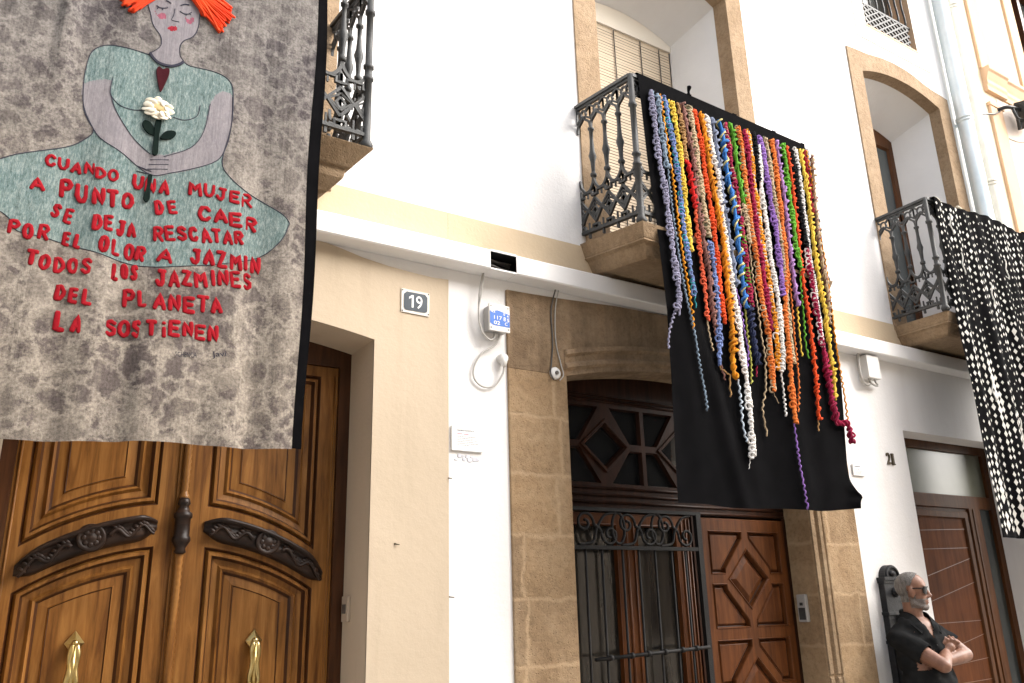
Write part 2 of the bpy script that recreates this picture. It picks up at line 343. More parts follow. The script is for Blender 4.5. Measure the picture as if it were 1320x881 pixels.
def smooth_pts(pts, n=8):
    """Catmull-Rom through points of any dimension."""
    P = [Vector(p) for p in pts]; out = []
    for i in range(len(P) - 1):
        p0 = P[max(i - 1, 0)]; p1 = P[i]; p2 = P[i + 1]; p3 = P[min(i + 2, len(P) - 1)]
        for k in range(n):
            t = k / n
            out.append(0.5 * ((2 * p1) + (p2 - p0) * t + (2 * p0 - 5 * p1 + 4 * p2 - p3) * t * t + (3 * p1 - p0 - 3 * p2 + p3) * t ** 3))
    out.append(P[-1]); return out
def glyphs(text, size, extrude=0.002, offset=0.0, shear=0.0, bevel=0.0):
    """A text's mesh as (verts, faces), lying in XZ and centred, facing -Y."""
    cu = bpy.data.curves.new('glyphs', 'FONT'); cu.body = text; cu.size = size; cu.extrude = extrude; cu.offset = offset
    cu.resolution_u = 3; cu.shear = shear; cu.bevel_depth = bevel; cu.bevel_resolution = 1
    ob = bpy.data.objects.new('glyphs', cu); COL.objects.link(ob)
    dg = bpy.context.evaluated_depsgraph_get(); dg.update()
    me = bpy.data.meshes.new_from_object(ob.evaluated_get(dg))
    vs = [v.co.copy() for v in me.vertices]; fs = [tuple(p.vertices) for p in me.polygons]
    bpy.data.objects.remove(ob); bpy.data.curves.remove(cu); bpy.data.meshes.remove(me)
    if not vs: return [], [], 0, 0
    x0 = min(v.x for v in vs); x1 = max(v.x for v in vs); y0 = min(v.y for v in vs); y1 = max(v.y for v in vs)
    cx, cy = (x0 + x1) / 2, (y0 + y1) / 2
    return [Vector((v.x - cx, -v.z, v.y - cy)) for v in vs], fs, x1 - x0, y1 - y0
def put_text(mb, text, c, height, mi=0, extrude=0.0015, offset=0.0, width=None, rot=0.0):
    vs, fs, w, h = glyphs(text, 1.0, 0.0, offset)
    if not vs: return
    sz = height / h; sx = (width / w) if width else sz
    ca, sa = math.cos(rot), math.sin(rot)
    out = []
    for v in vs:
        x, z = v.x * sx, v.z * sz
        out.append((c[0] + x * ca - z * sa, c[1], c[2] + x * sa + z * ca))
    back = [(p[0], p[1] + extrude, p[2]) for p in out]
    mb.add(out, fs, mi)
    # side walls
    cnt = {}
    for f in fs:
        for i in range(len(f)):
            e = (f[i], f[(i + 1) % len(f)]); cnt[tuple(sorted(e))] = cnt.get(tuple(sorted(e)), 0) + 1
    for (a, b), k in cnt.items():
        if k == 1: mb.quad(out[a], out[b], back[b], back[a], mi)

# ---------------------------------------------------------------- measured outlines (metres, x and z on their own planes)
STRANDS = [
    ('lav', 1.00, [(3.288,4.627),(3.307,4.167),(3.337,3.905),(3.349,3.543),(3.366,3.245),(3.328,3.131)]),
    ('lav', 0.50, [(3.328,3.131),(3.269,2.987),(3.253,2.89)]),
    ('steel', 1.10, [(3.34,4.616),(3.36,4.182),(3.383,4.09)]),
    ('steel', 0.50, [(3.383,4.09),(3.383,3.917),(3.393,3.656),(3.409,3.403),(3.43,3.207),(3.464,3.017),(3.484,2.828),(3.511,2.644),(3.517,2.552)]),
    ('gold', 0.60, [(3.374,4.628),(3.392,4.359),(3.415,4.088),(3.424,3.874),(3.433,3.561),(3.456,3.212),(3.46,3.041)]),
    ('peri+teal', 0.90, [(3.406,4.616),(3.426,4.426),(3.448,4.264),(3.463,4.101),(3.468,3.912),(3.465,3.725),(3.487,3.47),(3.5,3.26)]),
    ('teal', 0.35, [(3.5,3.26),(3.503,3.18)]),
    ('yellow', 1.00, [(3.459,4.604),(3.482,4.444),(3.497,4.222),(3.498,4.001),(3.506,3.734),(3.517,3.553)]),
    ('camel', 0.90, [(3.52,4.607),(3.545,4.407),(3.547,4.192)]),
    ('red', 1.00, [(3.554,4.194),(3.57,4.104),(3.581,3.968),(3.588,3.861)]),
    ('salmon', 0.80, [(3.588,3.861),(3.588,3.7),(3.594,3.492),(3.601,3.288),(3.599,3.122)]),
    ('beige', 0.35, [(3.599,3.122),(3.604,3.014),(3.618,2.928)]),
    ('mauve', 1.00, [(3.563,4.616),(3.581,4.418),(3.609,4.255),(3.609,4.031),(3.615,3.814),(3.629,3.657),(3.649,3.451),(3.648,3.297),(3.654,3.096)]),
    ('mauve', 0.40, [(3.654,3.096),(3.667,2.95),(3.683,2.831),(3.705,2.761)]),
    ('beige+olive', 1.10, [(3.618,4.616),(3.638,4.436),(3.645,4.265),(3.651,4.098),(3.658,3.933),(3.671,3.773),(3.68,3.69)]),
    ('peri', 1.05, [(3.683,3.658),(3.691,3.564),(3.696,3.409),(3.695,3.204),(3.68,3.001),(3.652,2.841)]),
    ('camel', 0.45, [(3.652,2.841),(3.694,2.818),(3.743,2.795),(3.738,2.717),(3.736,2.66)]),
    ('redorange', 1.00, [(3.659,4.606),(3.689,4.451),(3.702,4.282),(3.701,4.112),(3.715,4.003),(3.728,3.841),(3.733,3.627),(3.731,3.415),(3.733,3.235),(3.744,3.121)]),
    ('gold', 1.15, [(3.714,4.595),(3.74,4.467),(3.746,4.295),(3.756,4.155),(3.769,4.045),(3.786,3.91),(3.805,3.696),(3.802,3.482),(3.8,3.325),(3.797,3.119),(3.788,2.968),(3.767,2.866),(3.78,2.775)]),
    ('white', 1.10, [(3.77,4.589),(3.788,4.453),(3.801,4.282),(3.829,4.175),(3.824,4.032),(3.825,3.893),(3.833,3.648),(3.844,3.437),(3.855,3.283),(3.867,3.13),(3.864,2.929),(3.875,2.782),(3.871,2.588),(3.866,2.469),(3.853,2.305)]),
    ('white', 0.15, [(3.846,2.304),(3.822,2.234)]),
    ('bluewhite', 0.60, [(3.806,2.774),(3.811,2.629),(3.806,2.51),(3.821,2.395)]),
    ('slate', 1.10, [(3.821,4.594),(3.837,4.438),(3.842,4.265),(3.846,4.037),(3.857,3.817),(3.875,3.604),(3.879,3.391)]),
    ('purple', 0.50, [(3.879,3.391),(3.911,3.241),(3.923,3.088),(3.938,2.964),(3.897,2.834),(3.896,2.701)]),
    ('blue+paleyellow', 1.25, [(3.887,4.597),(3.912,4.461),(3.909,4.284),(3.918,4.142),(3.941,4.005),(3.944,3.782),(3.947,3.565),(3.947,3.378),(3.956,3.259)]),
    ('lime', 0.50, [(3.956,3.259),(3.951,3.093),(3.958,2.916),(3.933,2.764)]),
    ('crimson+beige', 1.00, [(3.954,4.6),(3.962,4.446),(3.963,4.299),(3.978,4.158),(3.991,4.047),(3.988,3.932)]),
    ('crimson+green', 1.00, [(3.999,3.907),(4.003,3.74),(4.006,3.577),(4.009,3.416),(4.01,3.289)]),
    ('green', 1.10, [(4.007,4.605),(4.019,4.434),(4.02,4.286),(4.028,4.142),(4.044,4.009)]),
    ('beige', 1.00, [(4.044,4.009),(4.055,3.892),(4.058,3.725)]),
    ('beige', 0.45, [(4.058,3.725),(4.055,3.478),(4.071,3.268),(4.074,3.112),(4.084,2.959),(4.064,2.755),(4.021,2.627),(4.025,2.531),(4.032,2.45)]),
    ('navy', 1.20, [(3.988,3.28),(3.988,3.15),(3.999,2.998),(4.018,2.899)]),
    ('crimson', 0.35, [(4.011,2.898),(3.998,2.822)]),
    ('tangerine+beige', 1.00, [(4.074,4.602),(4.09,4.455),(4.085,4.275),(4.091,4.072),(4.095,3.817),(4.108,3.625),(4.106,3.434),(4.116,3.276),(4.133,3.121),(4.128,2.965),(4.117,2.737)]),
    ('beige', 0.15, [(4.124,2.737),(4.162,2.667)]),
    ('crimson', 1.10, [(4.136,4.602),(4.146,4.472),(4.143,4.261),(4.141,4.056),(4.141,3.828),(4.151,3.662),(4.151,3.443),(4.161,3.284),(4.153,3.15)]),
    ('gold+white', 0.90, [(4.182,4.604),(4.184,4.422),(4.173,4.211),(4.186,4.01),(4.186,3.781),(4.201,3.562),(4.208,3.345),(4.21,3.186),(4.199,3.001),(4.178,2.88)]),
    ('black', 1.10, [(4.237,4.609),(4.23,4.375),(4.229,4.226)]),
    ('white', 1.05, [(4.27,4.521),(4.258,4.353),(4.24,4.199),(4.239,4.052),(4.245,3.909),(4.244,3.682),(4.253,3.517),(4.262,3.355),(4.256,3.193),(4.242,3.033),(4.206,2.873)]),
    ('white', 0.50, [(4.206,2.873),(4.209,2.772),(4.205,2.672),(4.204,2.587)]),
    ('purple', 1.10, [(4.283,4.598),(4.306,4.458),(4.315,4.279),(4.316,4.101),(4.333,3.929),(4.326,3.756),(4.326,3.587),(4.317,3.408)]),
    ('beige+olive', 0.95, [(4.347,4.606),(4.365,4.475),(4.365,4.292),(4.365,4.113),(4.374,3.939),(4.371,3.709),(4.361,3.482),(4.345,3.315),(4.338,3.153),(4.329,2.941)]),
    ('tangerine', 1.10, [(4.411,4.607),(4.426,4.462),(4.418,4.276),(4.412,4.066),(4.404,3.888),(4.393,3.657),(4.343,3.424),(4.312,3.256),(4.305,3.095),(4.29,2.936),(4.276,2.78),(4.267,2.653),(4.268,2.544)]),
    ('purple', 0.45, [(4.262,2.548),(4.261,2.43),(4.263,2.285),(4.271,2.181),(4.276,2.097),(4.282,2.017)]),
    ('tangerine', 0.50, [(4.414,3.604),(4.403,3.38),(4.385,3.16),(4.375,2.947),(4.359,2.79),(4.313,2.623)]),
    ('lilac', 1.00, [(4.47,4.618),(4.466,4.412),(4.473,4.231),(4.467,4.02),(4.452,3.726),(4.449,3.499),(4.453,3.356)]),
    ('yellow', 0.45, [(4.453,3.356),(4.443,3.223),(4.437,3.114),(4.432,3.007)]),
    ('green', 1.15, [(4.526,4.61),(4.534,4.431),(4.524,4.244),(4.526,4.034),(4.521,3.798),(4.54,3.647)]),
    ('green', 0.50, [(4.54,3.647),(4.516,3.484),(4.502,3.287),(4.485,3.122),(4.491,3.0)]),
    ('redorange', 0.80, [(4.574,4.605),(4.586,4.446),(4.582,4.29),(4.574,4.076),(4.566,3.867),(4.55,3.575),(4.553,3.351),(4.549,3.131),(4.536,2.916),(4.516,2.705),(4.508,2.591)]),
    ('camel', 0.40, [(4.508,2.591),(4.494,2.519)]),
    ('black', 1.10, [(4.62,4.581),(4.626,4.395),(4.627,4.179),(4.633,4.0),(4.639,3.824)]),
    ('crimson+white', 1.10, [(4.639,3.824),(4.642,3.593),(4.648,3.423),(4.654,3.257),(4.66,3.093)]),
    ('crimson', 1.25, [(4.66,3.093),(4.662,2.878),(4.672,2.669),(4.709,2.585),(4.783,2.597),(4.813,2.553),(4.817,2.465)]),
    ('white+black', 0.90, [(4.668,4.614),(4.677,4.44),(4.674,4.253),(4.667,4.008),(4.667,3.801)]),
    ('white', 0.70, [(4.667,3.801),(4.678,3.571),(4.678,3.372),(4.671,3.15)]),
    ('yellow', 1.00, [(4.72,4.623),(4.73,4.455),(4.736,4.269),(4.728,4.023),(4.721,3.783),(4.723,3.551),(4.737,3.382),(4.734,3.214),(4.73,3.049),(4.727,2.886),(4.706,2.751)]),
    ('darkred', 0.80, [(4.764,4.63),(4.775,4.467),(4.771,4.278),(4.756,4.12)]),
    ('gold', 0.55, [(4.801,4.641),(4.811,4.477),(4.816,4.29),(4.812,4.103),(4.817,3.923),(4.83,3.747),(4.822,3.512),(4.818,3.34),(4.808,3.142),(4.815,2.951),(4.823,2.738),(4.817,2.605)]),
    ('beige+mauve', 0.95, [(4.857,4.618),(4.834,4.42),(4.807,4.164),(4.79,3.917),(4.789,3.709),(4.796,3.507),(4.765,3.286)]),
]
WORDS = [
    ('CUANDO', (0.053, 3.185), (0.308, 3.182), 0.056),
    ('UNA', (0.363, 3.18), (0.502, 3.182), 0.069),
    ('MUJER', (0.577, 3.194), (0.834, 3.21), 0.064),
    ('A', (0.037, 3.081), (0.037, 3.081), 0.060),
    ('PUNTO', (0.116, 3.079), (0.375, 3.086), 0.079),
    ('DE', (0.458, 3.079), (0.534, 3.094), 0.065),
    ('CAER', (0.626, 3.092), (0.864, 3.106), 0.075),
    ('SE', (0.101, 2.987), (0.168, 2.977), 0.064),
    ('DEJA', (0.24, 2.968), (0.396, 2.968), 0.072),
    ('RESCATAR', (0.46, 2.966), (0.81, 3.025), 0.069),
    ('POR', (-0.029, 2.878), (0.096, 2.882), 0.064),
    ('EL', (0.149, 2.878), (0.208, 2.872), 0.063),
    ('OLOR', (0.274, 2.88), (0.441, 2.87), 0.071),
    ('A', (0.513, 2.876), (0.513, 2.876), 0.066),
    ('JAZMIN', (0.609, 2.899), (0.897, 2.921), 0.076),
    ('TODOS', (0.039, 2.772), (0.257, 2.773), 0.067),
    ('LOS', (0.327, 2.778), (0.421, 2.78), 0.070),
    ('JAZMINES', (0.485, 2.776), (0.859, 2.839), 0.074),
    ('DEL', (0.15, 2.661), (0.27, 2.658), 0.067),
    ('PLANETA', (0.383, 2.669), (0.743, 2.697), 0.074),
    ('LA', (0.161, 2.547), (0.249, 2.546), 0.080),
    ('SOSTiENEN', (0.328, 2.547), (0.737, 2.582), 0.070),
]
DRESS = [(0.368,3.776),(0.275,3.773),(0.196,3.758),(0.152,3.713),(0.14,3.645),(0.139,3.557),(0.151,3.451),(0.174,3.397),(0.198,3.357),(0.174,3.314),(0.111,3.259),(-0.016,3.193),(-0.08,3.151),(-0.162,3.078),(-0.184,3.007),(-0.125,2.937),(-0.066,2.931),(-0.029,2.907),(-0.004,2.871),(0.098,2.865),(0.224,2.847),(0.345,2.825),(0.459,2.819),(0.585,2.844),(0.749,2.891),(0.897,2.96),(0.977,3.051),(1.004,3.125),(1.005,3.143),(0.974,3.174),(0.889,3.217),(0.807,3.247),(0.736,3.291),(0.698,3.357),(0.723,3.534),(0.718,3.707),(0.689,3.765),(0.619,3.781),(0.53,3.776),(0.499,3.783),(0.456,3.748),(0.408,3.751)]
ARM_LEFT = [(0.139,3.557),(0.233,3.603),(0.238,3.542),(0.268,3.465),(0.337,3.376),(0.414,3.315),(0.486,3.321),(0.493,3.243),(0.423,3.224),(0.317,3.284),(0.225,3.329),(0.172,3.409),(0.147,3.474)]
ARM_RIGHT = [(0.718,3.68),(0.723,3.534),(0.705,3.411),(0.656,3.333),(0.493,3.243),(0.466,3.313),(0.565,3.382),(0.611,3.473),(0.627,3.616),(0.666,3.689)]
FACE = [(0.343,4.076),(0.354,3.965),(0.369,3.922),(0.396,3.889),(0.406,3.856),(0.4,3.826),(0.377,3.796),(0.366,3.786),(0.385,3.762),(0.412,3.746),(0.454,3.748),(0.487,3.768),(0.501,3.789),(0.486,3.81),(0.481,3.857),(0.494,3.892),(0.526,3.924),(0.543,3.964),(0.547,4.027),(0.529,4.156)]
COLLAR = [(0.366,3.786),(0.385,3.762),(0.412,3.746),(0.455,3.746),(0.487,3.767),(0.501,3.786)]
HEART = [(0.4,3.694),(0.4,3.717),(0.409,3.728),(0.423,3.72),(0.435,3.73),(0.448,3.729),(0.45,3.706),(0.441,3.661),(0.425,3.609),(0.411,3.646)]
HAIR_RIGHT = [(0.496,4.113),(0.53,4.083),(0.574,4.055),(0.59,4.022),(0.62,3.995),(0.642,4.007),(0.649,4.043),(0.679,4.081),(0.692,4.121),(0.641,4.141),(0.607,4.164)]
HAIR_LEFT = [(0.225,4.014),(0.247,3.969),(0.268,3.959),(0.295,3.989),(0.337,4.034),(0.341,4.075)]
LIPS = [(0.422,3.932),(0.436,3.949),(0.445,3.947),(0.453,3.953),(0.464,3.943),(0.451,3.926),(0.434,3.923)]
CHEEK_LEFT = [(0.366,4.002),(0.378,3.985),(0.396,4.004),(0.412,3.994),(0.409,3.976),(0.386,3.97),(0.369,3.987)]
CHEEK_RIGHT = [(0.489,4.012),(0.505,4.01),(0.522,4.028),(0.525,4.01),(0.512,3.988),(0.496,3.992)]
LEAF_LEFT = [(0.432,3.399),(0.395,3.406),(0.372,3.436),(0.377,3.46),(0.402,3.456),(0.422,3.427)]
LEAF_RIGHT = [(0.443,3.39),(0.46,3.426),(0.49,3.439),(0.503,3.427),(0.484,3.398)]
STEM = [(0.419,3.47),(0.442,3.477),(0.439,3.395),(0.442,3.321),(0.422,3.315),(0.42,3.389)]
STEM_LOW = [(0.416,3.216),(0.432,3.22),(0.43,3.16),(0.432,3.113),(0.422,3.098),(0.409,3.113),(0.415,3.162)]
LINES = {
    'BREAST': [(0.24,3.618),(0.238,3.542),(0.274,3.498),(0.325,3.494),(0.369,3.508)],
    'BREAST2': [(0.484,3.504),(0.532,3.506),(0.578,3.54),(0.587,3.596)],
    'ARMIN': [(0.238,3.542),(0.268,3.465),(0.337,3.376),(0.414,3.315)],
    'ARMIN2': [(0.466,3.313),(0.565,3.382),(0.611,3.473),(0.627,3.616)],
    'ARMOUT': [(0.139,3.557),(0.147,3.474),(0.172,3.409),(0.225,3.329),(0.317,3.284),(0.423,3.224),(0.493,3.243),(0.656,3.333),(0.705,3.411),(0.723,3.534),(0.718,3.68)],
    'FING1': [(0.417,3.289),(0.487,3.303)],
    'FING2': [(0.414,3.266),(0.487,3.282)],
    'FING3': [(0.411,3.245),(0.487,3.26)],
    'FING4': [(0.37,3.251),(0.427,3.237)],
    'FING5': [(0.373,3.228),(0.423,3.224)],
    'BROW1': [(0.403,4.068),(0.416,4.065),(0.425,4.06)],
    'BROW2': [(0.465,4.065),(0.481,4.078),(0.499,4.083)],
    'EYE1': [(0.369,4.029),(0.385,4.023),(0.406,4.029),(0.414,4.036)],
    'EYE2': [(0.463,4.035),(0.481,4.029),(0.499,4.034),(0.512,4.049)],
    'LASH1': [(0.376,4.023),(0.374,4.014)],
    'LASH2': [(0.394,4.024),(0.395,4.015)],
    'LASH3': [(0.49,4.031),(0.491,4.023)],
    'LASH4': [(0.505,4.039),(0.509,4.034)],
    'NOSE': [(0.443,4.04),(0.441,4.006),(0.435,3.979),(0.451,3.977),(0.466,3.979)],
}

# ---------------------------------------------------------------- street
st = MB(); st.box(-60, 60, -40, 40, -1.2, -0.315); o = st.build('road', 'asphalt'); o['kind'] = 'structure'
st = MB(); st.box(-6, 16, -1.3, -0.002, -0.40, -0.2); o = st.build('pavement', 'paving', bevel=0.01); o['kind'] = 'structure'

ROOF = 9.8
def house_shell(mb, x0, x1, holes, ztop=ROOF, mi=0, z0=-0.12):
    mb.sheet(rect(x0, x1, z0, ztop), holes, 0.0, mi)
    mb.quad((x0, 0, z0), (x0, 7, z0), (x0, 7, ztop), (x0, 0, ztop), mi)
    mb.quad((x1, 0, z0), (x1, 7, z0), (x1, 7, ztop), (x1, 0, ztop), mi)
    mb.quad((x0, 7, z0), (x1, 7, z0), (x1, 7, ztop), (x0, 7, ztop), mi)
    mb.quad((x0, 0, ztop), (x1, 0, ztop), (x1, 7, ztop), (x0, 7, ztop), mi)
def roof(parent, x0, x1, z=ROOF):
    r = MB(); r.add([(x0, -0.45, z + 0.01), (x1, -0.45, z + 0.01), (x1, 3.5, z + 1.25), (x0, 3.5, z + 1.25), (x0, 7.2, z + 0.01), (x1, 7.2, z + 0.01),
                     (x0, -0.45, z + 0.13), (x1, -0.45, z + 0.13), (x1, 3.5, z + 1.37), (x0, 3.5, z + 1.37), (x0, 7.2, z + 0.13), (x1, 7.2, z + 0.13)],
                    [(0, 1, 2, 3), (3, 2, 5, 4), (6, 7, 8, 9), (9, 8, 11, 10), (0, 1, 7, 6), (4, 5, 11, 10), (0, 3, 9, 6), (3, 4, 10, 9), (1, 2, 8, 7), (2, 5, 11, 8)])
    r.build('roof', 'roof', parent)
def surround(parent, outer, inner, mat, y0=-0.014, y1=0.14, name='stone_surround'):
    s = MB(); s.prism(outer, y0, y1, [inner]); return s.build(name, mat, parent, bevel=0.005)
def splay(mb, p0, y0, p1, y1, mi=0): mb.band(p0, y0, y1, mi, loop2=p1)

# ---- cast-iron balcony railing -------------------------------------------------
def rail_panel(mb, o, d, length, n, z0, z1, full=True):
    """One straight run: o start (x,y), d unit direction, n modules."""
    m = length / n; H = z1 - z0
    def P(u, z, w=0): return (o[0] + d[0] * u - d[1] * w, o[1] + d[1] * u + d[0] * w, z0 + z)
    def bar(pts, r=0.007, sides=4): mb.tube([P(u, z) for u, z in pts], r, sides, smooth=False)
    def flat(u0, u1, za, zb, t):
        a = [P(u0, za, -t), P(u1, za, -t), P(u1, za, t), P(u0, za, t)]; b = [P(u0, zb, -t), P(u1, zb, -t), P(u1, zb, t), P(u0, zb, t)]
        mb.add(a + b, [(0, 3, 2, 1), (4, 5, 6, 7), (0, 1, 5, 4), (1, 2, 6, 5), (2, 3, 7, 6), (3, 0, 4, 7)])
    flat(0, length, H - 0.022, H, 0.022); flat(0, length, H - 0.04, H - 0.024, 0.010)
    flat(0, length, 0.035, 0.055, 0.014)
    zf0, zf1 = H - 0.19, H - 0.04
    for i in range(n):
        u = i * m; c = u + m / 2
        # frieze: ring with four ties, then a pointed arch springing from the balusters
        mb.tube([P(c + 0.027 * math.cos(a), (zf0 + zf1) / 2 + 0.02 + 0.033 * math.sin(a)) for a in [k * math.pi / 6 for k in range(12)]], 0.0095, 4, smooth=False, closed=True)
        zc = (zf0 + zf1) / 2 + 0.02
        for sx in (-1, 1):
            bar([(c + sx * 0.024, zc + 0.02), (c + sx * m * 0.5, zf1 - 0.002)], 0.0105)
            bar([(c + sx * 0.024, zc - 0.02), (c + sx * m * 0.5, zf0 + 0.045)], 0.0105)
            bar(smooth_pts([(c + sx * m * 0.5, zf0 - 0.03), (c + sx * m * 0.42, zf0 + 0.02), (c + sx * m * 0.12, zf0 + 0.055), (c, zf0 + 0.085)], 3), 0.0115)
            bar([(c + sx * m * 0.5, zf0 + 0.045), (c + sx * m * 0.5, zf1)], 0.007)
        # lower lattice: arches from the baluster foot, stepped fret and crossed ties
        za, zb = 0.06, 0.335
        for sx in (-1, 1):
            bar(smooth_pts([(c + sx * m * 0.5, zb + 0.10), (c + sx * m * 0.44, zb + 0.05), (c + sx * m * 0.2, zb + 0.005), (c, zb - 0.005)], 3), 0.0125)
            bar([(c + sx * m * 0.5, za + 0.05), (c, (za + zb) / 2 + 0.00), (c + sx * m * 0.5, zb - 0.06)], 0.012)
            bar([(c + sx * m * 0.5, za + 0.085), (c + sx * 0.012, (za + zb) / 2 + 0.0), (c + sx * m * 0.5, zb - 0.095)], 0.009)
            bar([(c + sx * m * 0.5, zb - 0.035), (c + sx * m * 0.3, zb - 0.035), (c + sx * m * 0.3, zb - 0.008), (c + sx * m * 0.1, zb - 0.008)], 0.012)
            bar([(c + sx * m * 0.5, za + 0.025), (c + sx * m * 0.3, za + 0.025), (c + sx * m * 0.3, za - 0.004), (c + sx * m * 0.1, za - 0.004)], 0.012)
            bar([(c + sx * m * 0.5, za), (c + sx * m * 0.5, zb + 0.02)], 0.0075)
            bar([(c + sx * m * 0.5, (za + zb) / 2 + 0.02 - 0.0), (c + sx * m * 0.32, (za + zb) / 2 - 0.012), (c + sx * m * 0.5, (za + zb) / 2 - 0.045)], 0.009)
        bar([(c, 0.0), (c, 0.04)], 0.011); bar([(c, za), (c, za + 0.05)], 0.007); bar([(c, zb - 0.05), (c, zb)], 0.007)
    for i in range(n + 1):                                   # turned balusters with a flat waist
        u = i * m
        if i in (0, n): continue
        zz = [zf0 - 0.03, zf0 - 0.035, zf0 - 0.05, zf0 - 0.055, 0.70, 0.62, 0.58, 0.54, 0.47, 0.455, 0.45, 0.43, 0.425]
        k = (zf0 - 0.03 - 0.425) / (0.79 - 0.03 - 0.425)
        zz = [0.425 + (z - 0.425) * 1.0 if z < 0.72 else z for z in zz]
        rr = [0.014, 0.022, 0.022, 0.014, 0.0125, 0.017, 0.027, 0.017, 0.0125, 0.014, 0.022, 0.022, 0.014]
        mb.tube([P(u, z) for z in zz], rr, 8)
def rail_post(mb, x, y, z0, z1):
    H = z1 - z0
    prof = [(0.030, -0.03), (0.036, -0.01), (0.028, 0.01), (0.022, 0.02), (0.021, 0.36), (0.029, 0.365), (0.029, 0.38), (0.021, 0.385), (0.021, 0.43), (0.029, 0.435), (0.029, 0.45), (0.0195, 0.455),
            (0.0195, H - 0.24), (0.028, H - 0.235), (0.028, H - 0.215), (0.0195, H - 0.21), (0.0195, H), (0.010, H + 0.005)]
    mb.lathe([(r, z) for r, z in prof], (x, y, z0), 'Z', 8)
def balcony(parent, x0, x1, depth, zs, zr0, zr1, nside, nfront, tiers, mat='stone_plain', sag=0.0, lean=0.0):
    b = MB(); rings = []
    for ins, z in tiers:
        X0, X1, Y = x0 - 0.03 + ins, x1 + 0.03 - ins, -(depth + 0.04 - ins)
        rings.append([(X0, 0.004, z), (X0, Y, z), (X1, Y, z), (X1, 0.004, z)])
    vs = [p for r in rings for p in r]; n = len(rings)
    fs = [(i * 4 + j, i * 4 + (j + 1) % 4, (i + 1) * 4 + (j + 1) % 4, (i + 1) * 4 + j) for i in range(n - 1) for j in range(4)]
    fs += [(0, 1, 2, 3), ((n - 1) * 4, (n - 1) * 4 + 1, (n - 1) * 4 + 2, (n - 1) * 4 + 3)]
    b.add(vs, fs); b.v = [(p[0], p[1], p[2] + sag * p[1] + lean * (p[0] - x0)) for p in b.v]; bo = b.build('balcony', mat, parent, bevel=0.006)
    r = MB()
    rail_panel(r, (x0, -0.005), (0, -1), depth - 0.005, nside, zr0, zr1)
    rail_panel(r, (x0, -depth), (1, 0), x1 - x0, nfront, zr0, zr1)
    rail_panel(r, (x1, -0.005), (0, -1), depth - 0.005, nside, zr0, zr1)
    for x in (x0, x1): rail_post(r, x, -depth, zr0, zr1)
    r.v = [(p[0], p[1], p[2] + sag * p[1] + lean * (p[0] - x0)) for p in r.v]; r.build('railing', 'castiron', bo)
    return bo
TIERS = [(0, 3.765), (0.03, 3.675), (0.034, 3.672), (0.028, 3.660), (0.055, 3.645), (0.085, 3.580), (0.10, 3.565)]
TIERS3 = [(0.03, 3.735), (0.045, 3.66), (0.05, 3.655), (0.044, 3.642), (0.065, 3.628), (0.095, 3.565), (0.115, 3.55)]

# ================================================================ house no. 19 (left)
H19 = thing('house', 'white house with a tan painted ground floor around tall carved oak double doors', 'house', (-1.5, 0, -0.12))
DOOR19 = arch(0.07, 1.70, -0.12, 2.885, 0.08)
WIN1 = arch(-0.43, 1.42, 3.70, 6.62, 0.20); WIN1i = arch(-0.23, 1.22, 3.70, 6.45, 0.18)
w = MB(); house_shell(w, -6, 2.151, [DOOR19, inset(WIN1, 0.02)]); w.build('wall', 'white', H19); roof(H19, -6, 2.151)
surround(H19, WIN1, WIN1i, 'stone_light', y1=0.13)
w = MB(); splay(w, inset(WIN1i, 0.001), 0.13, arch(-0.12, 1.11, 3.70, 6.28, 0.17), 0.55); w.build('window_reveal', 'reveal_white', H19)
sh = MB(); L = arch(-0.14, 1.13, 3.68, 6.27, 0.17)
sh.sheet(L, [rect(-0.06, 0.46, 3.9, 6.1), rect(0.53, 1.05, 3.9, 6.1)], 0.56)
for a, b in ((-0.06, 0.46), (0.53, 1.05)):
    molding(sh, rect(a, b, 3.9, 6.1), [(0, 0.56), (0.02, 0.58), (0.05, 0.575)])
sh.build('balcony_door', 'oak_dark', H19)
fl = MB(); fl.box(-0.23, 1.22, 0.0, 0.6, 3.62, 3.715); fl.build('balcony_threshold', 'stone_plain', H19)
# tan plaster skin round the door: slightly thick, with a hand-cut upper edge
top = [(2.151, 3.318), (2.05, 3.312), (1.90, 3.318), (1.77, 3.327), (1.62, 3.346), (1.50, 3.372), (1.37, 3.395), (1.1, 3.392), (-6, 3.392)]
skin = [(-6, -0.12), (0.07, -0.12)] + DOOR19[2:][::-1] + [(1.70, -0.12), (2.151, -0.12)] + top
w = MB(); w.sheet(skin, [], -0.011); w.band(skin, -0.011, 0.0); w.build('tan_plaster', 'tan', H19)
w = MB(); w.band(DOOR19, -0.006, 0.37); w.build('door_reveal', 'tan', H19)
w = MB(); w.box(-6, 2.1505, -0.005, 0.0, 3.50, 3.752); w.build('painted_band', 'band', H19)
balcony(H19, -0.31, 1.39, 0.57, 3.735, 3.775, 4.775, 4, 12, [(0, 3.745), (0.075, 3.655), (0.085, 3.64), (0.105, 3.635), (0.11, 3.60), (0.115, 3.585), (0.17, 3.52), (0.21, 3.50)], sag=0.14)
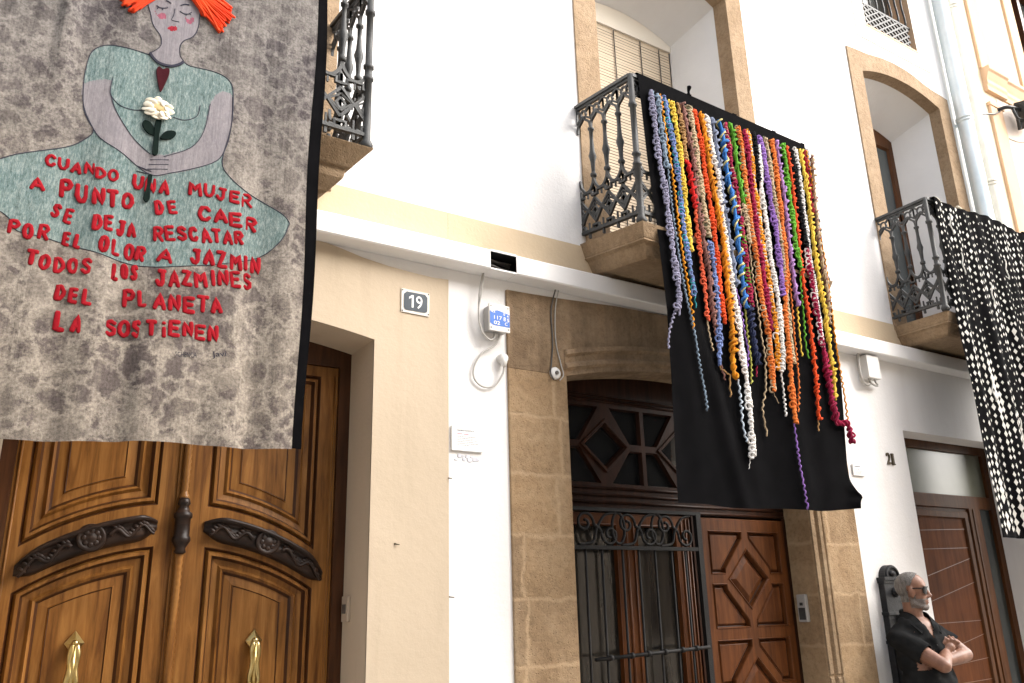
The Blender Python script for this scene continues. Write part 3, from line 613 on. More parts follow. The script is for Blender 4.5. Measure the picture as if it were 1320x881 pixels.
# the oak door: two leaves below a plain arched head, meeting at a turned post
DY = 0.33
def arc_z(x, apex, R=2.75): return apex - (R - math.sqrt(R * R - (x - 0.87) ** 2))
def leaf(xa, xb, hinge):
    lo = lambda ap, x0, x1, zb, d=0.0: lo0(ap - d, x0 + d, x1 - d, zb + d)
    lo0 = lambda ap, x0, x1, zb: [(x0, zb), (x1, zb)] + [(x1 + (x0 - x1) * k / 10, arc_z(x1 + (x0 - x1) * k / 10, ap, 1.18)) for k in range(11)]
    def up(ap, x0, x1, zt, d=0.0): ap, x0, x1, zt = ap + d, x0 + d, x1 - d, zt - d; return [(x1, zt), (x0, zt)] + [(x0 + (x1 - x0) * k / 10, arc_z(x0 + (x1 - x0) * k / 10, ap, 1.18)) for k in range(11)]
    pl, pu = (lambda d=0.0: lo(1.818, xa, xb, 0.30, d)), (lambda d=0.0: up(2.012, xa, xb, 2.74, d))
    return pl, pu
PLl, PLu = leaf(0.195, 0.753, 0); PRl, PRu = leaf(0.985, 1.535, 1)
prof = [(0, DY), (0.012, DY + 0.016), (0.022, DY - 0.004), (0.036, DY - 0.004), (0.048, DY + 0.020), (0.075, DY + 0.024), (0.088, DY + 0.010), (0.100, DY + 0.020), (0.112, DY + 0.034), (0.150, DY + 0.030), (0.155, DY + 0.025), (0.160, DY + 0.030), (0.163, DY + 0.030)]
d19 = MB(); frame = inset(DOOR19, -0.0)
d19.sheet([(0.07, -0.1), (0.135, -0.1), (0.135, 2.80), (1.635, 2.80), (1.635, -0.1), (1.70, -0.1)] + DOOR19[2:], [], DY - 0.02)
d19.band([(0.135, -0.1), (0.135, 2.80), (1.635, 2.80), (1.635, -0.1)], DY - 0.02, DY + 0.01, closed=False)
door = d19.build('door', 'oak_dark', H19)
for xa, xb, pl, pu in ((0.137, 0.868, PLl, PLu), (0.872, 1.633, PRl, PRu)):
    lf = MB(); lf.sheet(rect(xa, xb, -0.09, 2.798), [pl(), pu()], DY); lf.band(rect(xa, xb, -0.09, 2.798), DY, DY + 0.06)
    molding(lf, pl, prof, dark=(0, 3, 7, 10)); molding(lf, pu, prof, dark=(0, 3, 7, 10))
    # beads beside the stiles
    for zz in ((-0.05, 2.75),):
        for bx in (xa + 0.018, xb - 0.018): lf.tube([(bx, DY - 0.001, zz[0]), (bx, DY - 0.001, zz[1])], 0.006, 6)
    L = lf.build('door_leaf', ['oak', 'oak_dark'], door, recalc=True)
    # carved corbel moulding between the panels
    cm = MB(); x0, x1 = xa + 0.055, xb - 0.045
    if xa > 0.5: x0, x1 = xa + 0.10, xb - 0.05
    else: x0, x1 = xa + 0.055, xb - 0.11
    nseg = 26; ring = []
    cs = [(0.0, 0.055), (-0.012, 0.062), (-0.075, 0.060), (-0.082, 0.045), (-0.060, 0.036), (-0.042, 0.022), (-0.050, 0.012), (-0.052, -0.028), (-0.036, -0.050), (-0.012, -0.058), (0.0, -0.060)]
    for k in range(nseg + 1):
        x = x0 + (x1 - x0) * k / nseg; t = min(1, 6.0 * min(k, nseg - k) / nseg)
        e = 0.25 + 0.75 * math.sin(t * math.pi / 2); up_ = 0.5 + 0.5 * math.sin(t * math.pi / 2)
        zc = arc_z(x, 1.905, 1.18)
        for dy, dz in cs: ring.append((x, DY + dy * e + 0.003, zc + (dz * up_ if dz > 0 else dz * e)))
    nc = len(cs); cm.add(ring, [(k * nc + j, (k + 1) * nc + j, (k + 1) * nc + j + 1, k * nc + j + 1) for k in range(nseg) for j in range(nc - 1)], 0, True)
    xm = (x0 + x1) / 2; zm = arc_z(xm, 1.905, 1.18)
    cm.lathe([(0.064, 0.0), (0.062, -0.010), (0.054, -0.016), (0.046, -0.010), (0.030, -0.010), (0.014, -0.017), (0.004, -0.019)], (xm, DY - 0.052, zm + 0.004), 'Y', 20)
    for k in range(8):                                         # rosette petals
        a = k * math.pi / 4; cm.ellipsoid((xm + 0.030 * math.cos(a), DY - 0.0625, zm + 0.004 + 0.030 * math.sin(a)), (0.013, 0.004, 0.013), seg=8, rings=6)
    for sx in (-1, 1):                                         # scrolling leaves either side
        pts = []
        for k in range(30):
            u = k / 29; x = xm + sx * (0.075 + u * (x1 - x0) * 0.34); pts.append((x, DY - 0.054 + 0.006 * u, arc_z(x, 1.905, 1.18) - 0.008 + 0.022 * math.sin(u * 11)))
        cm.tube(pts, [0.011 - 0.004 * k / 29 for k in range(30)], 6)
        for k in range(3, 29, 2):
            p = pts[k]; cm.ellipsoid((p[0], p[1], p[2] + (0.013 if k % 2 else -0.013)), (0.020, 0.007, 0.009), seg=8, rings=5, rot=Matrix.Rotation(0.6 * (1 if k % 2 else -1), 3, 'Y'))
    cm.build('carved_moulding', 'carved', door)
# incised corner ornaments and the brass knockers
for cx, zt in ((0.468, 1.392), (1.258, 1.372)):
    k = MB(); y = DY + 0.02
    dm = [(cx, zt + 0.052), (cx + 0.040, zt), (cx, zt - 0.052), (cx - 0.040, zt)]
    k.band(dm, y, y - 0.014); k.band(dm, y - 0.014, y - 0.030, loop2=inset(dm, 0.016)); k.sheet(inset(dm, 0.016), [], y - 0.030)
    k.ellipsoid((cx, y - 0.036, zt), (0.016, 0.016, 0.016), seg=12, rings=8)
    for sx in (-1, 1):
        k.tube(smooth_pts([(cx + sx * 0.008, y - 0.040, zt - 0.005), (cx + sx * 0.017, y - 0.048, zt - 0.06), (cx + sx * 0.012, y - 0.046, zt - 0.12), (cx + sx * 0.022, y - 0.046, zt - 0.18), (cx + sx * 0.006, y - 0.050, zt - 0.215)], 5), [0.011 + 0.003 * math.sin(i * 0.7) for i in range(21)], 8)
    k.tube([(cx, y - 0.046, zt - 0.01), (cx, y - 0.048, zt - 0.21)], 0.010, 8)
    k.lathe([(0.004, 0.018), (0.020, 0.012), (0.026, 0.0), (0.020, -0.014), (0.004, -0.022)], (cx, y - 0.048, zt - 0.222), 'Z', 12)
    dm2 = [(x, z - 0.225) for x, z in dm]; k.band(dm2, y, y - 0.012); k.sheet(dm2, [], y - 0.012)
    k.build('door_knocker', 'brass', door)
post = MB(); px = 0.866
post.box(px - 0.033, px + 0.033, DY - 0.012, DY - 0.001, -0.08, 2.79)
prf = [(0.020, 0.2)]
z = 0.2
while z < 1.80: prf += [(0.021, z), (0.018, z + 0.016)]; z += 0.032
post.lathe([(0.022, 0.15)] + prf[1:] + [(0.030, 1.815), (0.030, 1.83), (0.022, 1.84)], (px, DY - 0.022, 0), 'Z', 14)
prf = []; z = 2.06
while z < 2.74: prf += [(0.019, z), (0.016, z + 0.016)]; z += 0.032
post.lathe([(0.022, 2.03), (0.028, 2.04), (0.022, 2.055)] + prf + [(0.022, 2.76)], (px, DY - 0.022, 0), 'Z', 14)
pst = post.build('meeting_post', 'oak', door)
u = MB(); u.lathe([(0.018, 1.775), (0.028, 1.785), (0.022, 1.80), (0.036, 1.825), (0.043, 1.835), (0.043, 1.85), (0.036, 1.86), (0.036, 1.94), (0.043, 1.945), (0.043, 1.965), (0.030, 1.975), (0.022, 2.0), (0.030, 2.01), (0.026, 2.03), (0.018, 2.04)], (px, DY - 0.036, 0), 'Z', 16)
u.build('turned_boss', 'carved', pst)

# ================================================================ middle house (stone portal)
HM = thing('house', 'white house with a sandstone portal around a studded wooden door and iron grille', 'house', (3.9, 0, -0.12))
PORT_O = [(2.546, -0.12), (5.60, -0.12), (5.60, 3.392), (4.4, 3.392), (3.4, 3.372), (2.96, 3.345), (2.72, 3.335), (2.546, 3.330)]
PORT_I = arch(2.97, 5.06, -0.12, 2.84, 0.13)
WIN2 = arch(3.19, 5.04, 3.70, 6.62, 0.20); WIN2i = arch(3.395, 4.855, 3.70, 6.45, 0.17)
w = MB(); house_shell(w, 2.151, 5.62, [inset(PORT_O, 0.02), inset(WIN2, 0.02)]); w.build('wall', 'white', HM); roof(HM, 2.151, 5.62)
w = MB(); w.box(2.1515, 5.6195, -0.005, 0.0, 3.50, 3.752); w.build('painted_band', 'band', HM)
LIN = [p for p in PORT_O if p[1] > 3] ; LIN = [(2.546, 2.84), (2.97, 2.84)] + PORT_I[2:][::-1][1:-1] + [(5.06, 2.84), (5.60, 2.84)] + LIN
s = MB(); s.prism(LIN, -0.016, 0.24); portal = s.build('stone_lintel', 'stone_stained', HM, bevel=0.004)
s = MB(); s.prism(rect(2.546, 2.97, -0.12, 2.84), -0.0165, 0.2402); s.build('stone_pier', 'stone', HM, bevel=0.006)
s = MB(); s.prism(rect(5.06, 5.60, -0.12, 2.84), -0.0165, 0.2402); s.build('stone_pier', 'stone', HM, bevel=0.006)
# moulded hood over the arch and the shafts beside the opening
hood = MB(); cs = [(-0.016, 0.165), (-0.045, 0.16), (-0.050, 0.13), (-0.028, 0.115), (-0.024, 0.08), (-0.040, 0.065), (-0.040, 0.045), (-0.016, 0.03)]
ar = [(x, z) for x, z in arch(2.955, 5.075, 0, 2.84, 0.13, 24)[2:]]; vs = []
for x, z in ar:
    for y, dz in cs: vs.append((x, y, z + dz))
n = len(cs); hood.add(vs, [(i * n + j, (i + 1) * n + j, (i + 1) * n + j + 1, i * n + j + 1) for i in range(len(ar) - 1) for j in range(n - 1)] + [tuple(range(n)), tuple(range((len(ar) - 1) * n, len(ar) * n))])
hood.build('hood_mould', 'stone_stained', portal)
for x0, sg in ((5.06, 1), (2.97, -1)):
    if sg < 0: continue
    sm = MB(); prof2 = [(0.004, -0.016), (0.006, -0.030), (0.040, -0.034), (0.048, -0.012), (0.060, -0.014), (0.075, -0.040), (0.105, -0.042), (0.118, -0.015), (0.126, -0.012), (0.140, -0.030), (0.152, -0.030), (0.156, -0.012)]
    vs = []
    for zz in (-0.12, 0.98, 0.99, 1.0, 1.01, 2.83):
        k = 1.0 if zz not in (0.99, 1.0) else 0.6
        for dx, y in prof2: vs.append((x0 + sg * dx, -0.012 + (y + 0.012) * k, zz))
    n = len(prof2); sm.add(vs, [(i * n + j, (i + 1) * n + j, (i + 1) * n + j + 1, i * n + j + 1) for i in range(5) for j in range(n - 1)])
    sm.build('shaft_moulding', 'stone_plain', portal)
# woodwork at Y = 0.20
WY = 0.20
fr = MB(); TZ0, TZ1 = 2.235, 2.735
mods = [(2.985 + 0.0, 3.085), (3.105, 3.725), (3.757, 4.377), (4.409, 5.03)]
head = [(2.97, 2.06), (5.06, 2.06)] + PORT_I[2:]
holes = []
diam = []
for a, b in mods[1:]:
    c = (a + b) / 2; zc = (TZ0 + TZ1) / 2 - 0.005; bw = 0.022
    dx, dz = 0.215, 0.20
    diam.append([(c, zc + dz - 0.06), (c + dx - 0.05, zc), (c, zc - dz + 0.06), (c - dx + 0.05, zc)])
    for sx in (-1, 1):
        for sz in (-1, 1):
            ex = a if sx < 0 else b; ez = TZ1 if sz > 0 else TZ0
            holes.append([(ex, ez), (c + sx * 0.045, ez), (c + sx * (dx - 0.01), zc + sz * bw), (ex, zc + sz * bw)])
holes += diam + [rect(mods[0][0], mods[0][1], TZ0, TZ1)]
fr.sheet(head, holes, WY)
for h in holes: fr.band(h, WY, WY + 0.035, loop2=inset(h, 0.008))
fr.band(rect(2.97, 5.06, 2.06, 2.061), WY, WY + 0.05)
for z in (2.072, 2.115, 2.16, 2.205, 2.775, 2.80): fr.tube([(2.99, WY - 0.002, z), (5.05, WY - 0.002, z)], 0.010, 6)
for h in diam: molding(fr, [tuple(p) for p in inset(h, -0.028)], [(0, WY), (0.004, WY - 0.010), (0.018, WY - 0.010), (0.024, WY)], cap=False)
fr.box(2.97, 3.03, WY - 0.004, WY + 0.06, -0.1, 2.06); fr.box(5.02, 5.06, WY - 0.004, WY + 0.06, -0.1, 2.06); fr.box(4.12, 4.185, WY - 0.002, WY + 0.06, -0.1, 2.06)
door2 = fr.build('door', 'mahogany_shade_dark', HM)
g = MB(); g.quad((2.98, WY + 0.03, TZ0 - 0.02), (5.05, WY + 0.03, TZ0 - 0.02), (5.05, WY + 0.03, TZ1 + 0.02), (2.98, WY + 0.03, TZ1 + 0.02)); g.build('transom_glass', 'glass_dark', door2)
# right leaf with the diamond lattice of raised panels
lf = MB(); X0, X1 = 4.187, 5.018; holes = []
cL, cR, cM = X0 + 0.068, X1 - 0.062, (X0 + X1) / 2 + 0.008
def lattice(zt, zb):
    zc = (zt + zb) / 2; dx, dz = 0.205, 0.208; out = []
    out.append([(cM, zc + dz), (cM + dx, zc), (cM, zc - dz), (cM - dx, zc)])
    g = 0.030; cut = 0.095
    for sx in (-1, 1):
        for sz in (-1, 1):
            ex = cL if sx < 0 else cR; ez = zt if sz > 0 else zb
            zi = zc + sz * g
            out.append([(ex, ez), (cM + sx * 0.030, ez), (cM + sx * 0.034, ez - sz * 0.055), (cM + sx * (dx + 0.010), zi + sz * 0.035), (cM + sx * (dx + 0.014), zi), (ex, zi)])
    return out
for zt, zb in ((1.962, 1.322), (1.254, 0.62), (0.55, 0.02)): holes += lattice(zt, zb)
lf.sheet(rect(X0, X1, -0.09, 2.045), holes, WY - 0.012); lf.band(rect(X0, X1, -0.09, 2.045), WY - 0.012, WY + 0.05)
for h in holes:
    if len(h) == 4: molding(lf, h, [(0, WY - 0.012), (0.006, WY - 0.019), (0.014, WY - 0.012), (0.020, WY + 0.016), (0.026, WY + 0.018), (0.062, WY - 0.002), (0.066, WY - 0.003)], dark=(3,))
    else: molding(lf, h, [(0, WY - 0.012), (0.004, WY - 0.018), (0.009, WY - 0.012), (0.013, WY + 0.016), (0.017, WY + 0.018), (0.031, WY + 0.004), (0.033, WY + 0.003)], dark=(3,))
lf.build('door_leaf', ['mahogany', 'mahogany_shade_dark'], door2)
# left side: two glazed leaves with a curtain reflection painted into the panes
gl = MB()
panes = [(3.06, 3.475), (3.635, 3.985)]
gl.sheet(rect(3.032, 4.118, -0.09, 2.05), [rect(a, b, 0.35, 1.985) for a, b in panes], WY + 0.01)
for a, b in panes: molding(gl, rect(a, b, 0.35, 1.985), [(0, WY + 0.01), (0.008, WY + 0.004), (0.016, WY + 0.03)], cap=False)
for x in (3.555, 3.61, 4.03, 4.07, 4.10): gl.tube([(x, WY + 0.008, -0.05), (x, WY + 0.008, 2.03)], 0.007, 6)
gl.box(3.545, 3.553, WY + 0.004, WY + 0.02, -0.05, 2.03)
glo = gl.build('glazed_leaf', 'mahogany', door2)
p = MB()
for a, b in panes: p.quad((a - 0.01, WY + 0.032, 0.33), (b + 0.01, WY + 0.032, 0.33), (b + 0.01, WY + 0.032, 1.99), (a - 0.01, WY + 0.032, 1.99))
p.build('pane', 'glass_curtain_reflection', glo)
# wrought iron grille in front of it
gr = MB(); GY = 0.10
gr.box(2.985, 4.075, GY - 0.014, GY + 0.014, 1.815, 1.838); gr.box(2.985, 4.10, GY - 0.014, GY + 0.014, 2.045, 2.066); gr.box(2.985, 4.075, GY - 0.014, GY + 0.014, 0.05, 0.075)
gr.box(4.055, 4.095, GY - 0.016, GY + 0.016, 0.0, 2.05); gr.box(2.985, 3.015, GY - 0.016, GY + 0.016, 0.0, 2.05)
for x in (3.135, 3.26, 3.42, 3.55, 3.685, 3.825, 3.945): gr.tube([(x, GY, 0.06), (x, GY, 1.82)], 0.0085, 6)
def spiral(cx, cz, r0, r1, a0, turns, sg):
    n = 26; return [(cx + (r0 + (r1 - r0) * k / n) * math.cos(a0 + sg * turns * 2 * math.pi * k / n), cz + (r0 + (r1 - r0) * k / n) * math.sin(a0 + sg * turns * 2 * math.pi * k / n)) for k in range(n + 1)]
for x0, x1 in ((3.07, 3.40), (3.40, 3.72), (3.72, 4.03)):
    xm = (x0 + x1) / 2; w = (x1 - x0) / 2
    hi = spiral(x0 + w * 0.42, 1.972, 0.070, 0.016, -0.15, 1.3, 1); lo = spiral(x1 - w * 0.42, 1.905, 0.066, 0.016, math.pi - 0.15, 1.3, 1)
    for pl in (hi, lo, smooth_pts([hi[0], (xm + 0.01, 1.945), lo[0]], 5), smooth_pts([(x0 + 0.02, 1.842), (xm - 0.04, 1.86), (xm - 0.005, 1.94), (xm + 0.06, 2.02), (x1 - 0.02, 2.04)], 6)):
        gr.tube([(q[0], GY, q[1]) for q in pl], 0.0095, 6)
for x in (3.40, 3.72): gr.tube([(x + 0.05 * math.cos(a), GY, 1.945 + 0.095 * math.sin(a)) for a in [k * math.pi / 8 for k in range(16)]], 0.0095, 6, closed=True)
gro = gr.build('iron_grille', 'iron', HM)
rd = MB(); rd.tube([(3.15, GY - 0.03, 1.195), (4.06, GY - 0.03, 1.225)], 0.011, 8)
for x in (3.26, 3.42, 3.55, 3.685, 3.825, 3.945): rd.tube([(x - 0.012, GY - 0.03, 1.195 + (x - 3.15) * 0.033), (x + 0.012, GY - 0.03, 1.196 + (x - 3.15) * 0.033)], 0.017, 8)
rd.build('latch_rod', 'iron', gro)
# balcony window with its straw blind
ws = surround(HM, WIN2, WIN2i, 'stone_light', y1=0.13)
BW = arch(3.50, 4.755, 3.70, 6.30, 0.15)
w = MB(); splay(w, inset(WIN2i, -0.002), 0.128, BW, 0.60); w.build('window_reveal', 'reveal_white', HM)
bk = MB(); bk.sheet(inset(BW, -0.01), [], 0.628); bl0 = bk.build('window', 'blind_gap', HM)
hd = MB(); hd.prism([(3.50, 6.24), (4.755, 6.24)] + BW[2:], 0.585, 0.63); hd.build('window_head', 'cream', bl0)
bl = MB(); z = 3.72
while z < 6.23:
    zz = z + rnd.uniform(-0.0015, 0.0015); bl.add([(3.515, 0.612, zz), (4.75, 0.612, zz + 0.002), (4.75, 0.606, zz + 0.0200), (3.505, 0.606, zz + 0.0180), (3.505, 0.62, zz + 0.010), (4.75, 0.62, zz + 0.011)], [(0, 1, 2, 3), (0, 1, 5, 4), (3, 2, 5, 4), (0, 3, 4), (1, 2, 5)])
    z += 0.0285
blo = bl.build('roller_blind', 'blind', bl0, recalc=True)
c = MB()
for x in (3.82, 3.845, 4.10, 4.40, 4.62): c.tube([(x, 0.598, 3.72), (x + 0.004, 0.598, 5.0), (x, 0.598, 6.40 if x < 3.85 else 6.23)], 0.005, 5)
c.build('blind_cord', 'cable_dark', blo)
fl = MB(); fl.box(3.396, 4.854, 0.001, 0.66, 3.60, 3.712); fl.build('balcony_threshold', 'stone_plain', HM)
balcony(HM, 3.17, 4.865, 0.575, 3.735, 3.795, 4.815, 4, 12, TIERS, sag=0.14, lean=-0.03)

# ================================================================ house no. 21 (right)
HR = thing('house', 'white house at number 21 with an arched stone balcony window and a modern brown door', 'house', (7.3, 0, -0.12))
D21 = rect(6.415, 8.00, -0.12, 2.81)
def w3(z0, top_z, mid, zs, x0, x1): return [(x0, z0), (x1, z0)]
WIN3 = [(6.535, 3.70), (8.225, 3.70), (8.225, 6.57), (8.10, 6.588), (7.95, 6.60), (7.80, 6.628), (7.65, 6.668), (7.50, 6.69), (7.30, 6.698), (7.115, 6.685), (6.97, 6.662), (6.86, 6.642), (6.70, 6.632), (6.535, 6.615)]
WIN3i = arch(6.735, 8.03, 3.70, 6.40, 0.115)
WIN4 = rect(6.95, 7.83, 7.035, 8.5)
w = MB(); house_shell(w, 5.62, 9.05, [D21, inset(WIN3, 0.02), WIN4]); w.build('wall', 'white', HR); roof(HR, 5.62, 9.05)
w = MB(); w.band(D21, 0.0, 0.26); w.build('door_reveal', 'white_lower', HR)
w = MB(); w.box(5.6205, 9.049, -0.005, 0.0, 3.50, 3.752); w.build('painted_band', 'band', HR)
surround(HR, WIN3, WIN3i, 'stone_light', y1=0.105)
B3 = arch(6.80, 7.90, 3.70, 6.22, 0.10)
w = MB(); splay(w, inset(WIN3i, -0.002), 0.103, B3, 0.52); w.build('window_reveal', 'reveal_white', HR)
f3 = MB(); f3.sheet(inset(B3, -0.005), [rect(6.88, 7.33, 3.9, 6.12), rect(7.41, 7.84, 3.9, 6.12)], 0.50); 
for a, b in ((6.88, 7.33), (7.41, 7.84)): molding(f3, rect(a, b, 3.9, 6.12), [(0, 0.50), (0.012, 0.515), (0.02, 0.53)], cap=False)
f3o = f3.build('window', 'frame21', HR)
g = MB(); g.quad((6.85, 0.527, 3.88), (7.87, 0.527, 3.88), (7.87, 0.527, 6.15), (6.85, 0.527, 6.15)); g.build('pane', 'glass_side', f3o)
fl = MB(); fl.box(6.736, 8.029, 0.001, 0.55, 3.60, 3.712); fl.build('balcony_threshold', 'stone_plain', HR)
balcony(HR, 6.545, 8.235, 0.475, 3.735, 3.765, 4.765, 4, 12, TIERS3)
# small barred window above, in a shallow painted surround
q = MB(); q.prism(rect(6.77, 8.02, 6.84, 8.7), -0.008, 0.0, [rect(6.95, 7.83, 7.035, 8.5)]); q.build('window_surround', 'cream', HR, bevel=0.002)
q = MB(); q.band(WIN4, -0.006, 0.22); q.box(6.94, 7.84, -0.012, 0.20, 7.015, 7.04); w4 = q.build('window', 'peach', HR)
q = MB(); q.quad((6.95, 0.215, 7.03), (7.83, 0.215, 7.03), (7.83, 0.215, 8.5), (6.95, 0.215, 8.5)); q.build('pane', 'glass_side', w4)
q = MB()
for k in range(7):
    x = 6.95 + 0.88 * (k + 0.5) / 7
    q.tube([(x + 0.012 * math.sin(i * 1.3), 0.03, 7.34 + i * 0.08) for i in range(15)], 0.011, 6)
for k in range(-5, 9):
    for sg in (-1, 1):
        pts = []
        for i in range(13):
            zz = 7.05 + 0.29 * i / 12; x = 6.95 + 0.88 * k / 8 + (0.44 * (i / 12) if sg > 0 else 0.44 * (1 - i / 12))
            if 6.955 < x < 7.825: pts.append((x, 0.03, zz))
        if len(pts) > 1: q.tube(pts, 0.012, 4, smooth=False)
q.box(6.952, 7.828, 0.02, 0.04, 7.335, 7.355); q.box(6.952, 7.828, 0.02, 0.04, 7.042, 7.06)
q.build('window_grille', 'castiron', w4)
# entrance: transom light, panelled leaf, side light
EY = 0.20
e = MB(); e.sheet(rect(6.416, 7.999, -0.1, 2.809), [rect(6.52, 7.915, 2.345, 2.735), rect(6.52, 7.545, -0.05, 2.235), rect(7.715, 7.915, -0.05, 2.235)], EY)
for r_, d in ((rect(6.52, 7.915, 2.345, 2.735), 0.03), (rect(7.715, 7.915, -0.05, 2.235), 0.03)): e.band(r_, EY, EY + d)
molding(e, rect(6.52, 7.545, -0.05, 2.235), [(0, EY), (0.006, EY + 0.02), (0.03, EY + 0.02), (0.036, EY + 0.002), (0.085, EY + 0.002), (0.094, EY + 0.018), (0.10, EY + 0.022)], cap=False)
e.tube([(7.60, EY - 0.001, -0.05), (7.60, EY - 0.001, 2.23)], 0.008, 6)
ent = e.build('door', 'frame21', HR)
q = MB(); q.quad((6.5, EY + 0.027, 2.33), (7.93, EY + 0.027, 2.33), (7.93, EY + 0.027, 2.75), (6.5, EY + 0.027, 2.75)); q.build('transom_glass', 'glass_frost', ent)
q = MB(); q.quad((7.70, EY + 0.027, -0.06), (7.93, EY + 0.027, -0.06), (7.93, EY + 0.027, 2.25), (7.70, EY + 0.027, 2.25)); q.build('side_light', 'glass_side', ent)
q = MB(); q.quad((6.60, EY + 0.02, -0.06), (7.46, EY + 0.02, -0.06), (7.46, EY + 0.02, 2.16), (6.60, EY + 0.02, 2.16)); dl = q.build('door_leaf', 'door21', ent)
q = MB()
for x0, z0, x1, z1 in ((6.62, 1.865, 7.45, 1.89), (6.62, 1.62, 7.45, 1.80), (6.62, 1.42, 7.45, 1.60), (6.62, 1.275, 7.45, 1.285), (6.62, 1.02, 7.45, 1.175), (6.62, 0.93, 7.45, 0.985), (6.62, 0.80, 7.45, 0.82), (6.62, 0.55, 7.45, 0.68), (6.62, 2.02, 7.45, 2.05)):
    q.add([(x0, EY + 0.017, z0), (x1, EY + 0.017, z1), (x1, EY + 0.017, z1 + 0.005), (x0, EY + 0.017, z0 + 0.005)], [(0, 1, 2, 3)])
q.build('inlay_line', 'inlay', dl)

# ================================================================ far house (yellow), beyond the drainpipes
HY = thing('house', 'pale yellow house with peach pilaster and moulded cornice beyond the drainpipes', 'house', (12, 0, -0.12))
WINY = rect(10.30, 11.5, 7.45, 9.3)
w = MB(); house_shell(w, 9.05, 16, [WINY], 10.6); w.build('wall', 'yellow', HY); roof(HY, 9.05, 16, 10.6)
q = MB(); q.box(9.36, 16, -0.006, 0.0, -0.1, 6.98); q.build('lower_wall', 'pinkish', HY)
q = MB(); q.box(9.12, 9.38, -0.035, 0.0, -0.1, 6.80); q.box(9.12, 9.38, -0.035, 0.0, 7.30, 10.5); q.box(9.11, 9.41, -0.045, -0.001, 6.80, 6.85); q.build('pilaster', 'peach', HY, bevel=0.008)
q = MB(); prof3 = [(0.0, 7.30), (-0.075, 7.30), (-0.08, 7.28), (-0.08, 7.25), (-0.06, 7.23), (-0.04, 7.17), (-0.028, 7.14), (-0.03, 7.09), (-0.02, 7.06), (-0.02, 7.0), (0.0, 7.0)]
for a, b, e_ in ((9.13, 9.55, 0.028), (9.55, 16, 0.0)):
    vs = [(x, y - (e_ if -0.001 > y else 0), z) for x in (a, b) for y, z in prof3]; n = len(prof3)
    q.add(vs, [(j, j + 1, n + j + 1, n + j) for j in range(n - 1)] + [tuple(range(n)), tuple(range(n, 2 * n))])
q.build('cornice', 'peach', HY)
q = MB(); q.prism(rect(10.08, 11.72, 7.36, 9.5), -0.03, 0.0, [WINY]); q.band(WINY, 0.0, 0.2); wy = q.build('window', 'peach', HY)
q = MB(); q.quad((10.30, 0.19, 7.45), (11.5, 0.19, 7.45), (11.5, 0.19, 9.3), (10.30, 0.19, 9.3)); q.build('pane', 'glass_side', wy)
q = MB()
for x in (10.30, 10.86, 11.42): q.box(x, x + 0.08, 0.12, 0.185, 7.45, 9.3)
for z in (7.45, 7.95, 9.2): q.box(10.381, 11.42, 0.125, 0.185, z, z + 0.08)
q.build('window_frame', 'oak_dark', wy)

# ================================================================ unseen house front behind the camera, added for reflections and bounce light
HO = thing('house', 'unseen cream house front with dark shuttered windows across the street, added for bounce light', 'house', (3, -7, -0.3))
OY = -7.0; ops = []
for x in (-8.2, -4.6, -1.0, 2.6, 6.2, 9.8, 13.4): ops += [rect(x, x + 1.2, 4.0, 6.3), rect(x + 0.1, x + 1.1, 0.9 if x != 2.6 else -0.2, 2.5)]
w = MB(); w.sheet(rect(-10, 17, -0.32, 6.9), ops, OY)
for q in ops: w.band(q, OY, OY - 0.25)
w.quad((-10, OY, -0.32), (-10, OY - 6, -0.32), (-10, OY - 6, 6.9), (-10, OY, 6.9)); w.quad((17, OY, -0.32), (17, OY - 6, -0.32), (17, OY - 6, 6.9), (17, OY, 6.9)); w.quad((-10, OY, 6.9), (17, OY, 6.9), (17, OY - 6, 6.9), (-10, OY - 6, 6.9)); w.quad((-10, OY - 6, -0.32), (17, OY - 6, -0.32), (17, OY - 6, 6.9), (-10, OY - 6, 6.9))
w.build('wall', 'cream', HO)
for q in ops:
    x0, x1, z0, z1 = q[0][0], q[1][0], q[0][1], q[2][1]; w = MB(); xm = (x0 + x1) / 2
    for a, b in ((x0, xm - 0.004), (xm + 0.004, x1)):
        w.box(a, b, OY - 0.16, OY - 0.12, z0, z1)
        z = z0 + 0.06
        while z < z1 - 0.08: w.box(a + 0.06, b - 0.06, OY - 0.1195, OY - 0.108, z, z + 0.03); z += 0.055
    w.build('shutter', 'oak_dark', HO)

# doorsteps
for par, x0, x1 in ((H19, 0.072, 1.698), (HM, 2.972, 5.058), (HR, 6.417, 7.998)):
    s = MB(); s.box(x0, x1, -0.05, 0.30, -0.22, -0.085); s.build('doorstep', 'stone_plain', par, bevel=0.01)

# ================================================================ white cable trunking along the fronts
TR = thing('cable_trunking', 'long white metal cable trunking running along the house fronts above the doors', 'cable trunking', (1.5, 0, 3.45))
t = MB()
for a, b in ((-5.9, 2.368), (2.549, 9.0)):
    t.add([(a, -0.002, 3.515), (a, -0.118, 3.515), (a, -0.13, 3.503), (a, -0.13, 3.397), (a, -0.122, 3.389), (a, -0.002, 3.389),
           (b, -0.002, 3.515), (b, -0.118, 3.515), (b, -0.13, 3.503), (b, -0.13, 3.397), (b, -0.122, 3.389), (b, -0.002, 3.389)],
          [(i, (i + 1) % 6, 6 + (i + 1) % 6, 6 + i) for i in range(6)])
t.box(2.369, 2.548, -0.122, -0.003, 3.3888, 3.391)
t.box(2.369, 2.548, -0.1305, -0.122, 3.3888, 3.3975); t.box(2.369, 2.548, -0.1305, -0.122, 3.503, 3.515)
t.build('cover', 'white_metal', TR, recalc=False)
